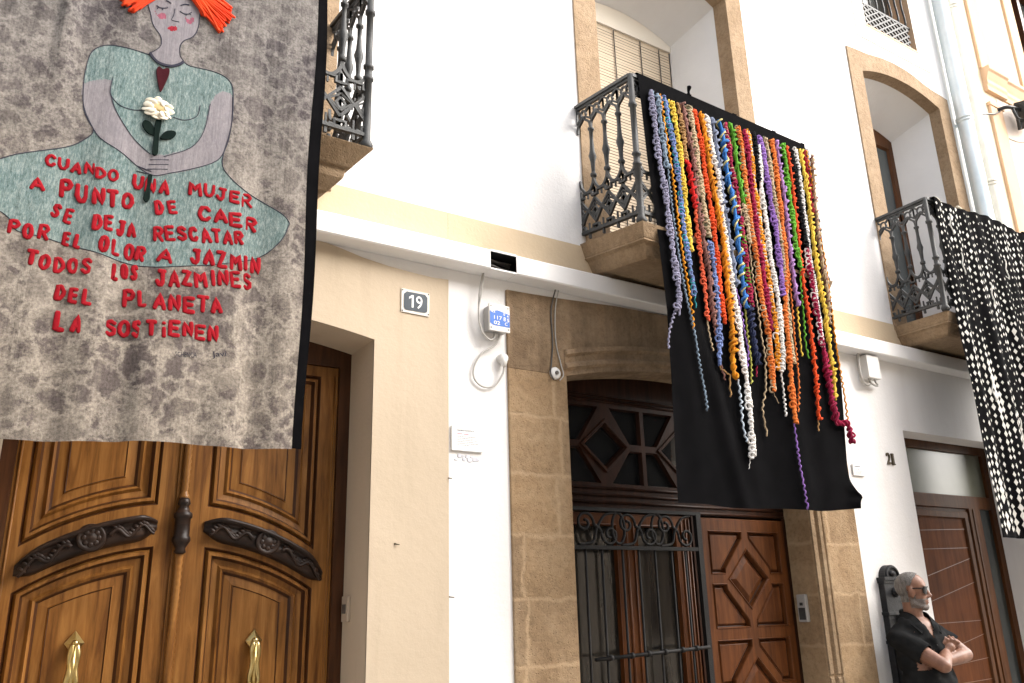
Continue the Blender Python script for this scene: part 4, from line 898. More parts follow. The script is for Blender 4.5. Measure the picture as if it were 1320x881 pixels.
t = MB(); t.box(2.25, 2.67, -0.012, -0.003, 3.392, 3.512); t.box(2.25, 2.67, -0.1215, -0.0125, 3.3915, 3.3945); t.box(2.25, 2.67, -0.112, -0.0125, 3.508, 3.512); t.box(2.66, 2.67, -0.115, -0.0125, 3.395, 3.5075); t.box(2.552, 2.66, -0.1275, -0.1245, 3.3985, 3.502); t.box(2.25, 2.365, -0.1275, -0.1245, 3.3985, 3.502); t.build('channel_shade_lining', 'painted_shade', TR)  # dark sheets paint the shade inside the opened trunking
t = MB()
for k in range(7):
    y = -0.03 - 0.012 * (k % 3); z = 3.408 + 0.014 * k
    t.tube(smooth_pts([(2.36, y, z), (2.42, y - 0.01, z + rnd.uniform(-0.008, 0.008)), (2.50, y, z + rnd.uniform(-0.008, 0.008)), (2.556, y, z)], 4), 0.007, 6)
t.build('cable', 'cable_dark', TR)

# ================================================================ number plate 19
NP = thing('number_plate', 'small blue and white enamel house number 19 on the tan wall', 'number plate', (1.937, -0.012, 3.136))
p = MB(); p.prism([(1.851, 3.070), (2.024, 3.066), (2.026, 3.206), (1.851, 3.208)], -0.018, -0.0115); p.build('plate', 'enamel_white', NP, bevel=0.0015)
p = MB(); c = 0.016; a0, a1, b0, b1 = 1.866, 2.011, 3.084, 3.193
p.prism([(a0 + c, b0), (a1 - c, b0), (a1 - c * .3, b0 + c * .3), (a1, b0 + c), (a1, b1 - c), (a1 - c, b1), (a0 + c, b1), (a0, b1 - c), (a0, b0 + c), (a0 + c * .3, b0 + c * .3)], -0.0205, -0.0185); p.build('blue_field', 'enamel_blue', NP)
p = MB(); p.prism([(1.912, 3.102), (1.924, 3.102), (1.924, 3.176), (1.914, 3.176), (1.896, 3.163), (1.896, 3.150), (1.912, 3.160)], -0.0225, -0.0207); put_text(p, '9', (1.959, -0.0225, 3.138), 0.076, offset=0.004, width=0.040); p.build('lettering', 'ink_white', NP)
p = MB()
for x in (1.858, 2.018):
    for z in (3.078, 3.199): p = MB(); p.lathe([(0.004, 0), (0.004, -0.003), (0.001, -0.004)], (x, -0.018, z), 'Y', 8); p.build('screw', 'cable_dark', NP)

# ================================================================ junction box with blue sticker and its cables
JB = thing('junction_box', 'white junction box with a torn blue sticker beside the stone portal', 'junction box', (2.455, 0, 3.11))
p = MB(); p.box(2.391, 2.519, -0.062, 0.0, 3.036, 3.188); p.build('housing', 'grey_plastic', JB, bevel=0.006)
p = MB(); p.box(2.385, 2.525, -0.078, -0.0625, 3.030, 3.195); lid = p.build('lid', 'plastic', JB, bevel=0.003)
p = MB(); p.prism([(2.388, 3.075), (2.400, 3.068), (2.412, 3.062), (2.522, 3.062), (2.522, 3.140), (2.500, 3.146), (2.44, 3.158), (2.425, 3.154), (2.388, 3.148)], -0.0798, -0.0785); p.build('sticker', 'blue', lid)
p = MB()
for tx, x, z, h, w in (('42', 2.408, 3.146, 0.013, 0.030), ('0', 2.485, 3.139, 0.017, 0.011), ('4', 2.509, 3.130, 0.016, 0.011), ('117', 2.442, 3.111, 0.023, 0.054), ('8', 2.487, 3.109, 0.025, 0.016), ('5', 2.511, 3.105, 0.022, 0.014), ('02', 2.434, 3.080, 0.022, 0.042), ('C', 2.497, 3.080, 0.020, 0.017)):
    put_text(p, tx, (x, -0.0806, z), h, offset=0.01, width=w, extrude=0.0006)
p.build('lettering', 'ink_white', lid)
p = MB()
for x in (2.397, 2.513):
    for z in (3.048, 3.180): p = MB(); p.lathe([(0.005, 0), (0.005, -0.003), (0.002, -0.004)], (x, -0.078, z), 'Y', 8); p.build('screw', 'cable', lid)
CAB1 = [(2.376, -0.04, 3.425), (2.347, -0.04, 3.301), (2.335, -0.04, 3.177), (2.339, -0.04, 3.082), (2.369, -0.04, 3.015), (2.41, -0.04, 2.984), (2.434, -0.04, 3.005), (2.435, -0.04, 3.04)]
CAB1b = [(2.37, -0.05, 3.418), (2.352, -0.05, 3.274), (2.329, -0.05, 3.149), (2.343, -0.05, 3.037), (2.384, -0.05, 2.986), (2.425, -0.05, 2.985), (2.447, -0.05, 3.04)]
CAB2 = [(2.477, -0.035, 3.04), (2.468, -0.035, 2.995), (2.442, -0.03, 2.953), (2.363, -0.02, 2.899), (2.315, -0.015, 2.814), (2.314, -0.015, 2.745), (2.37, -0.015, 2.702), (2.443, -0.02, 2.715), (2.497, -0.03, 2.791), (2.504, -0.035, 2.86)]
for path, r in ((CAB1, 0.0052), (CAB1b, 0.0045), (CAB2, 0.0055)):
    p = MB(); p.tube(smooth_pts(path, 8), r, 8); p.build('cable', 'cable', JB)
p = MB(); p.lathe([(0.030, 0.0), (0.030, -0.035), (0.026, -0.045), (0.010, -0.05)], (2.504, 0.0, 2.885), 'Y', 20); p.lathe([(0.018, 0.0), (0.022, -0.03), (0.014, -0.055), (0.008, -0.058)], (2.504, -0.033, 2.892), 'Z', 14); p.build('socket', 'plastic', JB)

BL = thing('bell_push', 'small round white bell push hanging on two thin cables on the stone portal', 'bell push', (2.874, -0.016, 2.84))
p = MB(); p.lathe([(0.038, 0.0), (0.038, -0.012), (0.030, -0.020), (0.018, -0.022)], (2.878, -0.0165, 2.843), 'Y', 24); bo = p.build('body', 'plastic', BL)
p = MB(); p.lathe([(0.012, 0.0), (0.012, -0.008), (0.004, -0.010)], (2.878, -0.038, 2.843), 'Y', 16); p.build('button', 'cable_dark', bo)
p = MB(); p.tube(smooth_pts([(2.905, -0.03, 3.40), (2.866, -0.025, 3.247), (2.868, -0.024, 3.046), (2.852, -0.024, 2.90), (2.842, -0.028, 2.84), (2.862, -0.03, 2.80)], 8), 0.0045, 8); p.build('cable', 'cable_dark', BL)
p = MB(); p.tube(smooth_pts([(2.928, -0.03, 3.40), (2.897, -0.026, 3.253), (2.893, -0.024, 3.049), (2.924, -0.024, 2.905), (2.935, -0.03, 2.84), (2.905, -0.03, 2.80)], 8), 0.0036, 8); p.build('cable', 'cable', BL)

B3_ = thing('junction_box', 'plain white junction box hanging below the trunking beside house number 21', 'junction box', (6.0, 0, 3.27))
p = MB(); p.box(5.935, 6.095, -0.095, 0.0, 3.185, 3.375); p.build('housing', 'plastic', B3_, bevel=0.006)
p = MB(); p.tube(smooth_pts([(5.905, -0.05, 3.392), (5.885, -0.05, 3.30), (5.890, -0.05, 3.19), (5.93, -0.05, 3.135), (5.99, -0.05, 3.145), (6.0, -0.05, 3.19)], 6), 0.010, 8); p.build('cable', 'cable', B3_)
p = MB(); p.tube(smooth_pts([(5.97, -0.06, 3.19), (5.99, -0.06, 3.155), (6.05, -0.05, 3.14), (6.12, -0.03, 3.145)], 6), 0.008, 8); p.tube(smooth_pts([(6.04, -0.06, 3.19), (6.06, -0.06, 3.16), (6.11, -0.04, 3.155)], 6), 0.007, 8); p.build('cable', 'cable', B3_)

# information cards, bronze 21, intercom, switch plate, nails
def card(x0, x1, z0, z1, label, lines):
    t = thing('information_card', label, 'sign', ((x0 + x1) / 2, 0, (z0 + z1) / 2))
    p = MB(); p.box(x0, x1, -0.016, -0.008 if x0 > 5 else -0.003, z0, z1); c_ = p.build('card', 'paper', t, bevel=0.001)
    p = MB()
    if x0 < 5: put_text(p, 'ANDREA BONTILLA', (x0 + (x1 - x0) * 0.44, -0.0168, z1 - 0.024), 0.0085, extrude=0.0005, width=(x1 - x0) * 0.56, offset=0.01)
    else: p.box(x0 + 0.02, x1 - 0.05, -0.0168, -0.0161, z1 - 0.026, z1 - 0.020)
    p.build('title_lettering', 'ink_grey', c_)
    p = MB(); p.box(x0 + (x1 - x0) * 0.17, x0 + (x1 - x0) * 0.33, -0.0168, -0.0161, z1 - 0.046, z1 - 0.041); p.box(x0 + (x1 - x0) * 0.38, x0 + (x1 - x0) * 0.53, -0.0168, -0.0161, z1 - 0.046, z1 - 0.041); p.build('subtitle_line', 'ink_pink', c_)
    p = MB(); z = z1 - 0.060
    for k in range(lines):
        x = x0 + (x1 - x0) * 0.17; xe = x0 + (x1 - x0) * (0.78, 0.66, 0.80, 0.70, 0.84, 0.55, 0.40)[k % 7]
        while x < xe:
            q = rnd.uniform(0.005, 0.015); p.box(x, min(x + q, xe), -0.0168, -0.0161, z, z + 0.0032); x += q + 0.003
        z -= 0.0095
    p.build('text_lines', 'ink_pale', c_)
    return t
card(2.168, 2.366, 2.322, 2.459, 'white information card with small print on the white wall below the number 19', 6)
card(5.66, 5.80, 2.392, 2.484, 'small pale information card at the right edge of the black yarn cloth', 3)
p = MB()
for i in range(9): p.ellipsoid((2.205 + 0.016 * i + rnd.uniform(-.004, .004), -0.001, 2.285 + rnd.uniform(-0.012, 0.012)), (rnd.uniform(0.010, 0.022), 0.0015, rnd.uniform(0.006, 0.014)), seg=8, rings=5)
tag(p.build('paint_smudge', pmat('grey_smudge', (0.58, 0.58, 0.64), (0.70, 0.70, 0.74), 30, 4, 0.9)), 'faint grey smudge on the white wall just under the larger information card', 'smudge')
p = MB(); put_text(p, '2', (6.147, -0.012, 2.556), 0.092, offset=0.012, width=0.050, extrude=0.010); put_text(p, '1', (6.202, -0.012, 2.552), 0.092, offset=0.004, width=0.026, extrude=0.010)
for z in (2.512, 2.594): p.box(6.186 if z < 2.55 else 6.184, 6.220 if z < 2.55 else 6.204, -0.016, -0.002, z - 0.004, z + 0.004)
tag(p.build('house_number', 'digit'), 'bronze numerals 21 on the white wall left of the modern door', 'house number')
IC = thing('intercom', 'grey metal intercom on the dark stone jamb right of the wooden door', 'intercom', (5.05, 0.12, 1.43))
p = MB(); p.box(5.028, 5.0595, 0.075, 0.150, 1.345, 1.53); ib = p.build('housing', 'grey_plastic', IC, bevel=0.006)
p = MB(); p.box(5.0265, 5.0285, 0.085, 0.140, 1.36, 1.44); p.box(5.0245, 5.0283, 0.10, 0.125, 1.455, 1.475); p.build('panel', 'castiron', ib)
SW = thing('switch_plate', 'beige plastic bell plate on the door reveal beside the oak doors', 'switch plate', (1.69, 0.25, 1.505))
p = MB(); p.box(1.682, 1.699, 0.205, 0.285, 1.445, 1.57); sp = p.build('plate', pmat('beige_plastic', (0.42, 0.34, 0.26), (0.47, 0.39, 0.30), 8, 3, 0.5), SW, bevel=0.004)
p = MB(); p.box(1.677, 1.6815, 0.225, 0.265, 1.485, 1.53); p.build('button', 'cable_dark', sp)
for x, z, lb in ((1.858, 1.815, 'single rusty nail in the tan wall right of the oak doors'), (2.162, 2.167, 'nail in the white wall just below the information card'), (2.173, 1.553, 'lowest nail in the white wall between tan wall and stone portal')):
    p = MB(); p.tube([(x - 0.018, -0.012 if x < 2.1 else -0.001, z + 0.002), (x - 0.012, -0.018, z), (x + 0.002, -0.024, z - 0.002)], 0.003, 6); p.lathe([(0.006, 0.0), (0.005, -0.004), (0.002, -0.005)], (x - 0.018, -0.010 if x < 2.1 else 0.0, z + 0.002), 'Y', 8)
    tag(p.build('nail', 'digit'), lb, 'nail')

# ================================================================ drainpipes, floodlight
def drainpipe(x, y, r, mat, label, zc, ztop):
    t = thing('drainpipe', label, 'drainpipe', (x, y, -0.1))
    p = MB(); p.lathe([(r, -0.1), (r, ztop)], (x, y, 0), 'Z', 24); pipe = p.build('pipe', mat, t)
    for z in zc:
        p = MB(); p.lathe([(r + 0.0005, z - 0.016), (r + 0.006, z - 0.014), (r + 0.006, z + 0.014), (r + 0.0005, z + 0.016)], (x, y, 0), 'Z', 24)
        p.box(x - 0.012, x + 0.012, y + r, 0.0, z - 0.012, z + 0.012); p.lathe([(r + 0.003, z + 0.02), (r + 0.010, z + 0.022), (r + 0.010, z + 0.05), (r + 0.0005, z + 0.055)], (x, y, 0), 'Z', 24)
        p.build('bracket', mat, t)
drainpipe(8.315, -0.105, 0.078, 'zinc', 'thick pale grey metal drainpipe right of the arched stone window', (2.2, 4.4, 6.28, 8.3), 9.9)
drainpipe(8.62, -0.085, 0.058, 'pipe_cream', 'thinner cream drainpipe between the grey drainpipe and the peach pilaster', (2.1, 4.0, 5.62, 7.86), 9.9)
FL = thing('floodlight', 'black floodlight on a short arm on the far yellow house', 'floodlight', (9.35, 0, 6.72))
p = MB(); p.tube(smooth_pts([(9.27, -0.01, 6.78), (9.33, -0.10, 6.80), (9.44, -0.14, 6.80), (9.56, -0.15, 6.80)], 5), 0.022, 8); p.tube([(9.40, -0.13, 6.80), (9.42, -0.15, 6.66), (9.52, -0.16, 6.66)], 0.016, 6); p.lathe([(0.05, 0), (0.05, -0.02), (0.02, -0.03)], (9.27, 0, 6.78), 'Y', 12); p.build('arm', 'black', FL)
Q = Matrix.Rotation(math.radians(-24), 3, 'Y') @ Matrix.Rotation(math.radians(12), 3, 'X')
def rb(mb, cx, dx, dy, dz, off=(0, 0, 0), mi=0):
    vs = [Vector(cx) + Q @ (Vector(off) + Vector((sx * dx, sy * dy, sz * dz))) for sx, sy, sz in ((-1, -1, -1), (1, -1, -1), (1, 1, -1), (-1, 1, -1), (-1, -1, 1), (1, -1, 1), (1, 1, 1), (-1, 1, 1))]
    mb.add(vs, [(0, 3, 2, 1), (4, 5, 6, 7), (0, 1, 5, 4), (1, 2, 6, 5), (2, 3, 7, 6), (3, 0, 4, 7)], mi)
p = MB(); rb(p, (9.72, -0.17, 6.80), 0.17, 0.07, 0.15); rb(p, (9.72, -0.17, 6.80), 0.18, 0.09, 0.012, (0, 0, 0.155)); rb(p, (9.72, -0.17, 6.80), 0.012, 0.09, 0.15, (-0.175, 0, 0)); hd = p.build('lamp_head', 'black', FL, bevel=0.008)
p = MB(); rb(p, (9.72, -0.17, 6.80), 0.14, 0.004, 0.11, (0, -0.076, 0.02)); p.build('glass', 'grey_plastic', hd)
p = MB(); p.tube(smooth_pts([(8.69, -0.03, 6.53), (8.9, -0.05, 6.60), (9.1, -0.06, 6.66), (9.30, -0.04, 6.77)], 5), 0.010, 6); p.tube(smooth_pts([(9.52, -0.15, 6.66), (9.50, -0.13, 6.56), (9.44, -0.15, 6.62), (9.47, -0.14, 6.80)], 5), 0.007, 6); p.build('cable', 'black', FL)
p = MB(); p.tube(smooth_pts([(9.22, -0.012, 6.62), (9.24, -0.012, 6.56), (9.35, -0.012, 6.49), (9.6, -0.012, 6.49), (10.2, -0.012, 6.6), (12, -0.012, 6.7)], 8), 0.010, 6); tag(p.build('wall_cable', 'pipe_cream'), 'thin beige cable sagging across the far pink wall below the floodlight', 'cable')

# ================================================================ cast-iron wall fountain behind the man
WF = thing('wall_fountain', 'dark cast iron wall fountain with arched top behind the leaning man', 'fountain', (5.89, 0, -0.2))
p = MB()
L = [(5.775, 0.55), (6.005, 0.55), (6.005, 1.632)] + [(5.89 + 0.098 * math.cos(math.pi * k / 16), 1.635 + 0.092 * math.sin(math.pi * k / 16)) for k in range(17)] + [(5.775, 1.632)]
p.prism(L, -0.05, 0.0); 
p.band([(5.80 + 0.18 * k / 16, 0) for k in range(1)], 0, 0, closed=False)
for z, e in ((1.625, 0.022), (1.605, 0.010), (1.38, 0.012), (1.18, 0.016)): p.box(5.768 - e * .3, 6.012 + e * .3, -0.05 - e, -0.001, z - 0.010, z + 0.012)
ring = [(5.89 + 0.075 * math.cos(math.pi * k / 16), -0.052, 1.645 + 0.066 * math.sin(math.pi * k / 16)) for k in range(17)]
p.tube(ring, 0.010, 6); p.ellipsoid((5.89, -0.05, 1.665), (0.035, 0.02, 0.022))
p.box(5.79, 5.99, -0.075, -0.0505, 0.62, 1.16)
wfo = p.build('back_plate', 'fountain', WF, bevel=0.004)
p = MB(); p.lathe([(0.036, 0), (0.036, -0.010), (0.022, -0.018), (0.018, -0.040), (0.026, -0.048), (0.022, -0.060), (0.006, -0.064)], (5.89, -0.05, 1.53), 'Y', 18); p.build('push_knob', 'fountain', wfo)
p = MB(); p.lathe([(0.03, 0), (0.03, -0.02), (0.018, -0.03)], (5.89, -0.05, 1.34), 'Y', 16); p.tube(smooth_pts([(5.89, -0.07, 1.34), (5.89, -0.085, 1.345), (5.89, -0.095, 1.32)], 5), 0.014, 8); p.build('spout', 'fountain', wfo)
p = MB(); p.lathe([(0.10, -0.2), (0.11, -0.16), (0.07, -0.10), (0.06, 0.25), (0.10, 0.33), (0.20, 0.45), (0.21, 0.48), (0.19, 0.47), (0.10, 0.38)], (5.89, -0.06, 0.0), 'Z', 24)
p.v = [(x, min(y, 0.0), z) for x, y, z in p.v]; p.build('basin', 'fountain', WF)

# ================================================================ painted banner over the left balcony
def noise1(x, s): return math.sin(x * 1.0 + s) + 0.5 * math.sin(2.3 * x + 1.7 * s) + 0.25 * math.sin(5.1 * x + 3.1 * s)
def sstep(a, b, t): t = max(0.0, min(1.0, (t - a) / (b - a))); return t * t * (3 - 2 * t)
def yb(x, z):
    low = max(0.0, (4.6 - z) / 2.5)
    y = -0.655 + low * 0.015 * noise1(x * 7.0, 0.4) + low * 0.008 * math.sin(x * 26 + 1.3 * z)
    y -= 0.026 * low * (sstep(0.41, 0.475, x) - sstep(0.475, 0.60, x)) * sstep(2.9, 2.3, z)     # the fold that opens towards the hem
    y -= 0.026 * (sstep(0.0, 0.045, x) - sstep(0.045, 0.12, x)) * sstep(3.3, 3.9, z)
    y += 0.010 * math.exp(-((z - 3.0 - 0.12 * x) / 0.25) ** 2) * math.sin(3.0 * x)
    return y
def dye():
    m, nt, b, tc = nmat('marbled_dyed_cotton')
    v = mapped(nt, tc, (1, 1, 1))
    n0 = N(nt, 'ShaderNodeTexNoise', Scale=5.0, Detail=6, Roughness=0.6); nt.links.new(v, n0.inputs['Vector'])
    base = ramp(nt, n0.outputs['Fac'], [(0.32, (0.072, 0.064, 0.062)), (0.5, (0.118, 0.106, 0.100)), (0.7, (0.185, 0.168, 0.157))])
    # crisp dye patches, broken up by pale crease veins
    n1 = N(nt, 'ShaderNodeTexNoise', Scale=6.5, Detail=5, Roughness=0.6, Distortion=0.6); nt.links.new(v, n1.inputs['Vector'])
    n2 = N(nt, 'ShaderNodeTexNoise', Scale=34, Detail=9, Roughness=0.76, Distortion=0.9); nt.links.new(v, n2.inputs['Vector'])
    nl = N(nt, 'ShaderNodeTexNoise', Scale=2.3, Detail=3, Roughness=0.55); nt.links.new(v, nl.inputs['Vector'])
    a0 = N(nt, 'ShaderNodeMath', operation='MULTIPLY_ADD'); a0.inputs[1].default_value = 0.95; nt.links.new(n2.outputs['Fac'], a0.inputs[0]); nt.links.new(n1.outputs['Fac'], a0.inputs[2])
    a = N(nt, 'ShaderNodeMath', operation='MULTIPLY_ADD'); a.inputs[1].default_value = 1.7; nt.links.new(nl.outputs['Fac'], a.inputs[0]); nt.links.new(a0.outputs[0], a.inputs[2])
    dn = N(nt, 'ShaderNodeTexNoise', Scale=14, Detail=6, Roughness=0.65); nt.links.new(v, dn.inputs['Vector'])
    mv = mixc(nt, 0.13, v, dn.outputs['Color'])
    def veins(scale, width):
        vo = N(nt, 'ShaderNodeTexVoronoi', feature='DISTANCE_TO_EDGE', Scale=scale); nt.links.new(mv, vo.inputs['Vector'])
        mr = N(nt, 'ShaderNodeMapRange'); mr.inputs[1].default_value = 0.0; mr.inputs[2].default_value = width; mr.inputs[3].default_value = 1.0; mr.inputs[4].default_value = 0.0
        nt.links.new(vo.outputs['Distance'], mr.inputs[0]); return mr.outputs[0]
    v1, v2 = veins(11, 0.16), veins(30, 0.18)
    sub_ = N(nt, 'ShaderNodeMath', operation='MULTIPLY_ADD'); sub_.inputs[1].default_value = -0.13; nt.links.new(v1, sub_.inputs[0]); nt.links.new(a.outputs[0], sub_.inputs[2])
    sub2 = N(nt, 'ShaderNodeMath', operation='MULTIPLY_ADD'); sub2.inputs[1].default_value = -0.11; nt.links.new(v2, sub2.inputs[0]); nt.links.new(sub_.outputs[0], sub2.inputs[2])
    pm = N(nt, 'ShaderNodeMapRange', interpolation_type='SMOOTHSTEP'); pm.inputs[1].default_value = 1.68; pm.inputs[2].default_value = 1.90; pm.inputs[4].default_value = 0.74; nt.links.new(sub2.outputs[0], pm.inputs[0])
    col = mixc(nt, pm.outputs[0], base, (0.050, 0.042, 0.047))
    vm = N(nt, 'ShaderNodeMath', operation='MULTIPLY'); vm.inputs[1].default_value = 0.42; nt.links.new(v1, vm.inputs[0])
    col = mixc(nt, vm.outputs[0], col, (0.27, 0.25, 0.232))
    vst = N(nt, 'ShaderNodeMapping'); vst.inputs['Scale'].default_value = (9, 9, 1.1); vst.inputs['Rotation'].default_value = (0, 0.12, 0); nt.links.new(v, vst.inputs['Vector'])
    nst = N(nt, 'ShaderNodeTexNoise', Scale=1.0, Detail=6, Roughness=0.6, Distortion=0.6); nt.links.new(vst.outputs[0], nst.inputs['Vector'])
    stk = N(nt, 'ShaderNodeMapRange'); stk.inputs[1].default_value = 0.5; stk.inputs[2].default_value = 0.72; stk.inputs[4].default_value = 0.45; nt.links.new(nst.outputs['Fac'], stk.inputs[0])
    col = mixc(nt, stk.outputs[0], col, (0.25, 0.228, 0.21))
    n7 = N(nt, 'ShaderNodeTexNoise', Scale=95, Detail=5, Roughness=0.7); nt.links.new(v, n7.inputs['Vector'])
    col = mixc(nt, 0.75, col, ramp(nt, n7.outputs['Fac'], [(0.34, (0.26, 0.26, 0.26)), (0.62, (0.68, 0.68, 0.68))]), 'OVERLAY')
    # the dye fades to a paler, yellower cloth in the lower part
    sx = N(nt, 'ShaderNodeSeparateXYZ'); nt.links.new(tc.outputs['Object'], sx.inputs[0])
    g = N(nt, 'ShaderNodeMapRange'); g.inputs[1].default_value = -0.9; g.inputs[2].default_value = -2.3; nt.links.new(sx.outputs['Z'], g.inputs[0])
    g2 = N(nt, 'ShaderNodeMath', operation='MULTIPLY'); g2.inputs[1].default_value = 0.75; nt.links.new(g.outputs[0], g2.inputs[0])
    col = mixc(nt, g2.outputs[0], col, mixc(nt, 1.0, col, (1.75, 1.64, 1.42), 'MULTIPLY'))
    return m, nt, b, tc, v, col
def finish_cloth(m, nt, b, v, col):
    nt.links.new(col, b.inputs['Base Color']); b.inputs['Roughness'].default_value = 0.95; b.inputs['Specular IOR Level'].default_value = 0.08
    n3 = N(nt, 'ShaderNodeTexNoise', Scale=420, Detail=2); nt.links.new(v, n3.inputs['Vector'])
    vs = N(nt, 'ShaderNodeMapping'); vs.inputs['Scale'].default_value = (34, 34, 1.2); nt.links.new(v, vs.inputs['Vector'])
    n4 = N(nt, 'ShaderNodeTexNoise', Scale=1, Detail=6); nt.links.new(vs.outputs[0], n4.inputs['Vector'])
    ad = N(nt, 'ShaderNodeMath', operation='MULTIPLY_ADD'); ad.inputs[1].default_value = 4; nt.links.new(n4.outputs['Fac'], ad.inputs[0]); nt.links.new(n3.outputs['Fac'], ad.inputs[2])
    bumpy(nt, b, ad.outputs[0], 0.45, 0.004); return m
q_ = dye(); M['dye'] = finish_cloth(q_[0], q_[1], q_[2], q_[4], q_[5])
def chalk(name, c1, c2, c3, k):
    m, nt, b, tc, v, col = dye(); m.name = name
    vs = N(nt, 'ShaderNodeMapping'); vs.inputs['Scale'].default_value = (1, 1, 0.30); vs.inputs['Rotation'].default_value = (0, 0.18, 0); nt.links.new(v, vs.inputs['Vector'])
    n = N(nt, 'ShaderNodeTexNoise', Scale=120, Detail=8, Roughness=0.85); nt.links.new(vs.outputs[0], n.inputs['Vector'])
    c = ramp(nt, n.outputs['Fac'], [(0.36, c1), (0.5, c2), (0.66, c3)])
    return finish_cloth(m, nt, b, v, mixc(nt, k, col, c))
M['white_cloth'] = cloth_mat('white_patch_cloth', (0.52, 0.50, 0.46), (0.64, 0.62, 0.58), 300)
M['dress'] = chalk('teal_chalk_paint', (0.032, 0.070, 0.072), (0.130, 0.200, 0.195), (0.36, 0.41, 0.395), 0.78)
M['skin_paint'] = chalk('lilac_grey_paint', (0.18, 0.165, 0.18), (0.23, 0.212, 0.23), (0.29, 0.27, 0.285), 0.78)
M['lip_paint'] = chalk('red_paint', (0.20, 0.012, 0.02), (0.27, 0.018, 0.03), (0.33, 0.03, 0.05), 0.95)
M['cheek_paint'] = chalk('pink_paint', (0.14, 0.10, 0.11), (0.28, 0.07, 0.11), (0.32, 0.09, 0.14), 0.9)
def inside(poly, x, z):
    c = False; j = len(poly) - 1
    for i in range(len(poly)):
        xi, zi = poly[i]; xj, zj = poly[j]
        if (zi > z) != (zj > z) and x < (xj - xi) * (z - zi) / (zj - zi) + xi: c = not c
        j = i
    return c
def bbox(p): return min(a for a, b in p), max(a for a, b in p), min(b for a, b in p), max(b for a, b in p)
def closed_smooth(p, n=5):
    q = [p[-1]] + list(p) + [p[0], p[1]]; out = []
    P = [Vector(a) for a in q]
    for i in range(1, len(P) - 2):
        p0, p1, p2, p3 = P[i - 1], P[i], P[i + 1], P[i + 2]
        for k in range(n):
            t = k / n; v = 0.5 * ((2 * p1) + (p2 - p0) * t + (2 * p0 - 5 * p1 + 4 * p2 - p3) * t * t + (3 * p1 - p0 - 3 * p2 + p3) * t ** 3); out.append((v.x, v.y))
    return out
BN = thing('banner', 'large marbled grey banner painted with a red-haired woman and red Spanish lettering', 'banner', (0.4, -0.655, 4.775))
REG = [(closed_smooth(DRESS), 1), (closed_smooth(ARM_LEFT), 2), (closed_smooth(ARM_RIGHT), 2), (closed_smooth(FACE), 2), (closed_smooth(CHEEK_LEFT), 4), (closed_smooth(CHEEK_RIGHT), 4), (closed_smooth(LIPS), 3)]
REG = [(p, k, bbox(p)) for p, k in REG]
def hem(x): return 2.085 + 0.038 * (x + 0.3) - 0.004 * math.sin(x * 9)
g = MB(); NX, NZ = 262, 490; BX0, BX1, BZ1 = -0.335, 1.083, 4.772
vs = []
for j in range(NZ + 1):
    for i in range(NX + 1):
        x = BX0 + (BX1 - BX0) * i / NX; z0 = hem(x); z = z0 + (BZ1 - z0) * j / NZ
        edge = 0.006 * math.sin(z * 5.0) * (i / NX) ** 8
        vs.append((x + edge, yb(x, z), z))
fs, ms = [], []
for j in range(NZ):
    for i in range(NX):
        a = j * (NX + 1) + i; fs.append((a, a + 1, a + NX + 2, a + NX + 1))
        x = (vs[a][0] + vs[a + 1][0]) / 2; z = (vs[a][2] + vs[a + NX + 1][2]) / 2; mi = 0
        for p, k, (b0, b1, b2, b3) in REG:
            if b0 < x < b1 and b2 < z < b3 and inside(p, x, z): mi = k
        ms.append(mi)
g.v = vs; g.f = fs; g.m = ms; g.s = [True] * len(fs)
bc = g.build('cloth', ['dye', 'dress', 'skin_paint', 'lip_paint', 'cheek_paint'], BN, recalc=False)
g = MB(); vs = []
for j in range(121):
    z = 2.142 + (BZ1 - 2.142) * j / 120
    for x in (1.082, 1.098, 1.116, 1.134): vs.append((x + 0.006 * math.sin(z * 5.0) + (0.008 * math.sin(z * 2.2) if x > 1.12 else 0), yb(1.08, z) + 0.004 + (0.006 if x > 1.11 else 0), z))
g.add(vs, [(j * 4 + i, j * 4 + i + 1, j * 4 + i + 5, j * 4 + i + 4) for j in range(120) for i in range(3)], 0, True)
g.build('border', 'black_cloth', BN, recalc=False)
g = MB(); g.box(-0.335, 1.134, -0.66, -0.585, 4.772, 4.780); g.build('top_hem', 'black_cloth', BN)
# drawn lines follow the cloth
g = MB()
def ribbon(pts, r, closed=False):
    q = [Vector(p) for p in pts]
    g.tube([(p.x, yb(p.x, p.y) - 0.0005, p.y) for p in q], r, 4, smooth=False, closed=closed)
for p in (DRESS, FACE): ribbon(closed_smooth(p, 4), 0.0021, True)
ribbon(smooth_pts(COLLAR, 4), 0.0075)
for k, p in LINES.items(): ribbon(smooth_pts(p, 4) if len(p) > 2 else p, 0.0035 if k.startswith('BROW') else 0.0027 if k[:3] in ('EYE', 'LAS') else 0.0020)
g.build('drawn_lines', 'line_ink', BN, recalc=False)
def applique(poly, name, mat, thick=0.006, smooth=True, lift=0.001):
    q = closed_smooth(poly, 4) if smooth else poly
    cx = sum(a for a, b in q) / len(q); cz = sum(b for a, b in q) / len(q); y = yb(cx, cz) - lift
    s = MB(); s.prism(q, y - thick, y + 0.004); return s.build(name, mat, BN, bevel=0.0012)
applique(HEART, 'felt_heart', 'felt_maroon'); applique(STEM, 'flower_stem', 'felt_green'); applique(STEM_LOW, 'flower_stem', 'felt_green')
applique(LEAF_LEFT, 'flower_leaf', 'felt_green'); applique(LEAF_RIGHT, 'flower_leaf', 'felt_green')
s = MB(); cx, cz = 0.425, 3.523; y0 = yb(cx, cz)
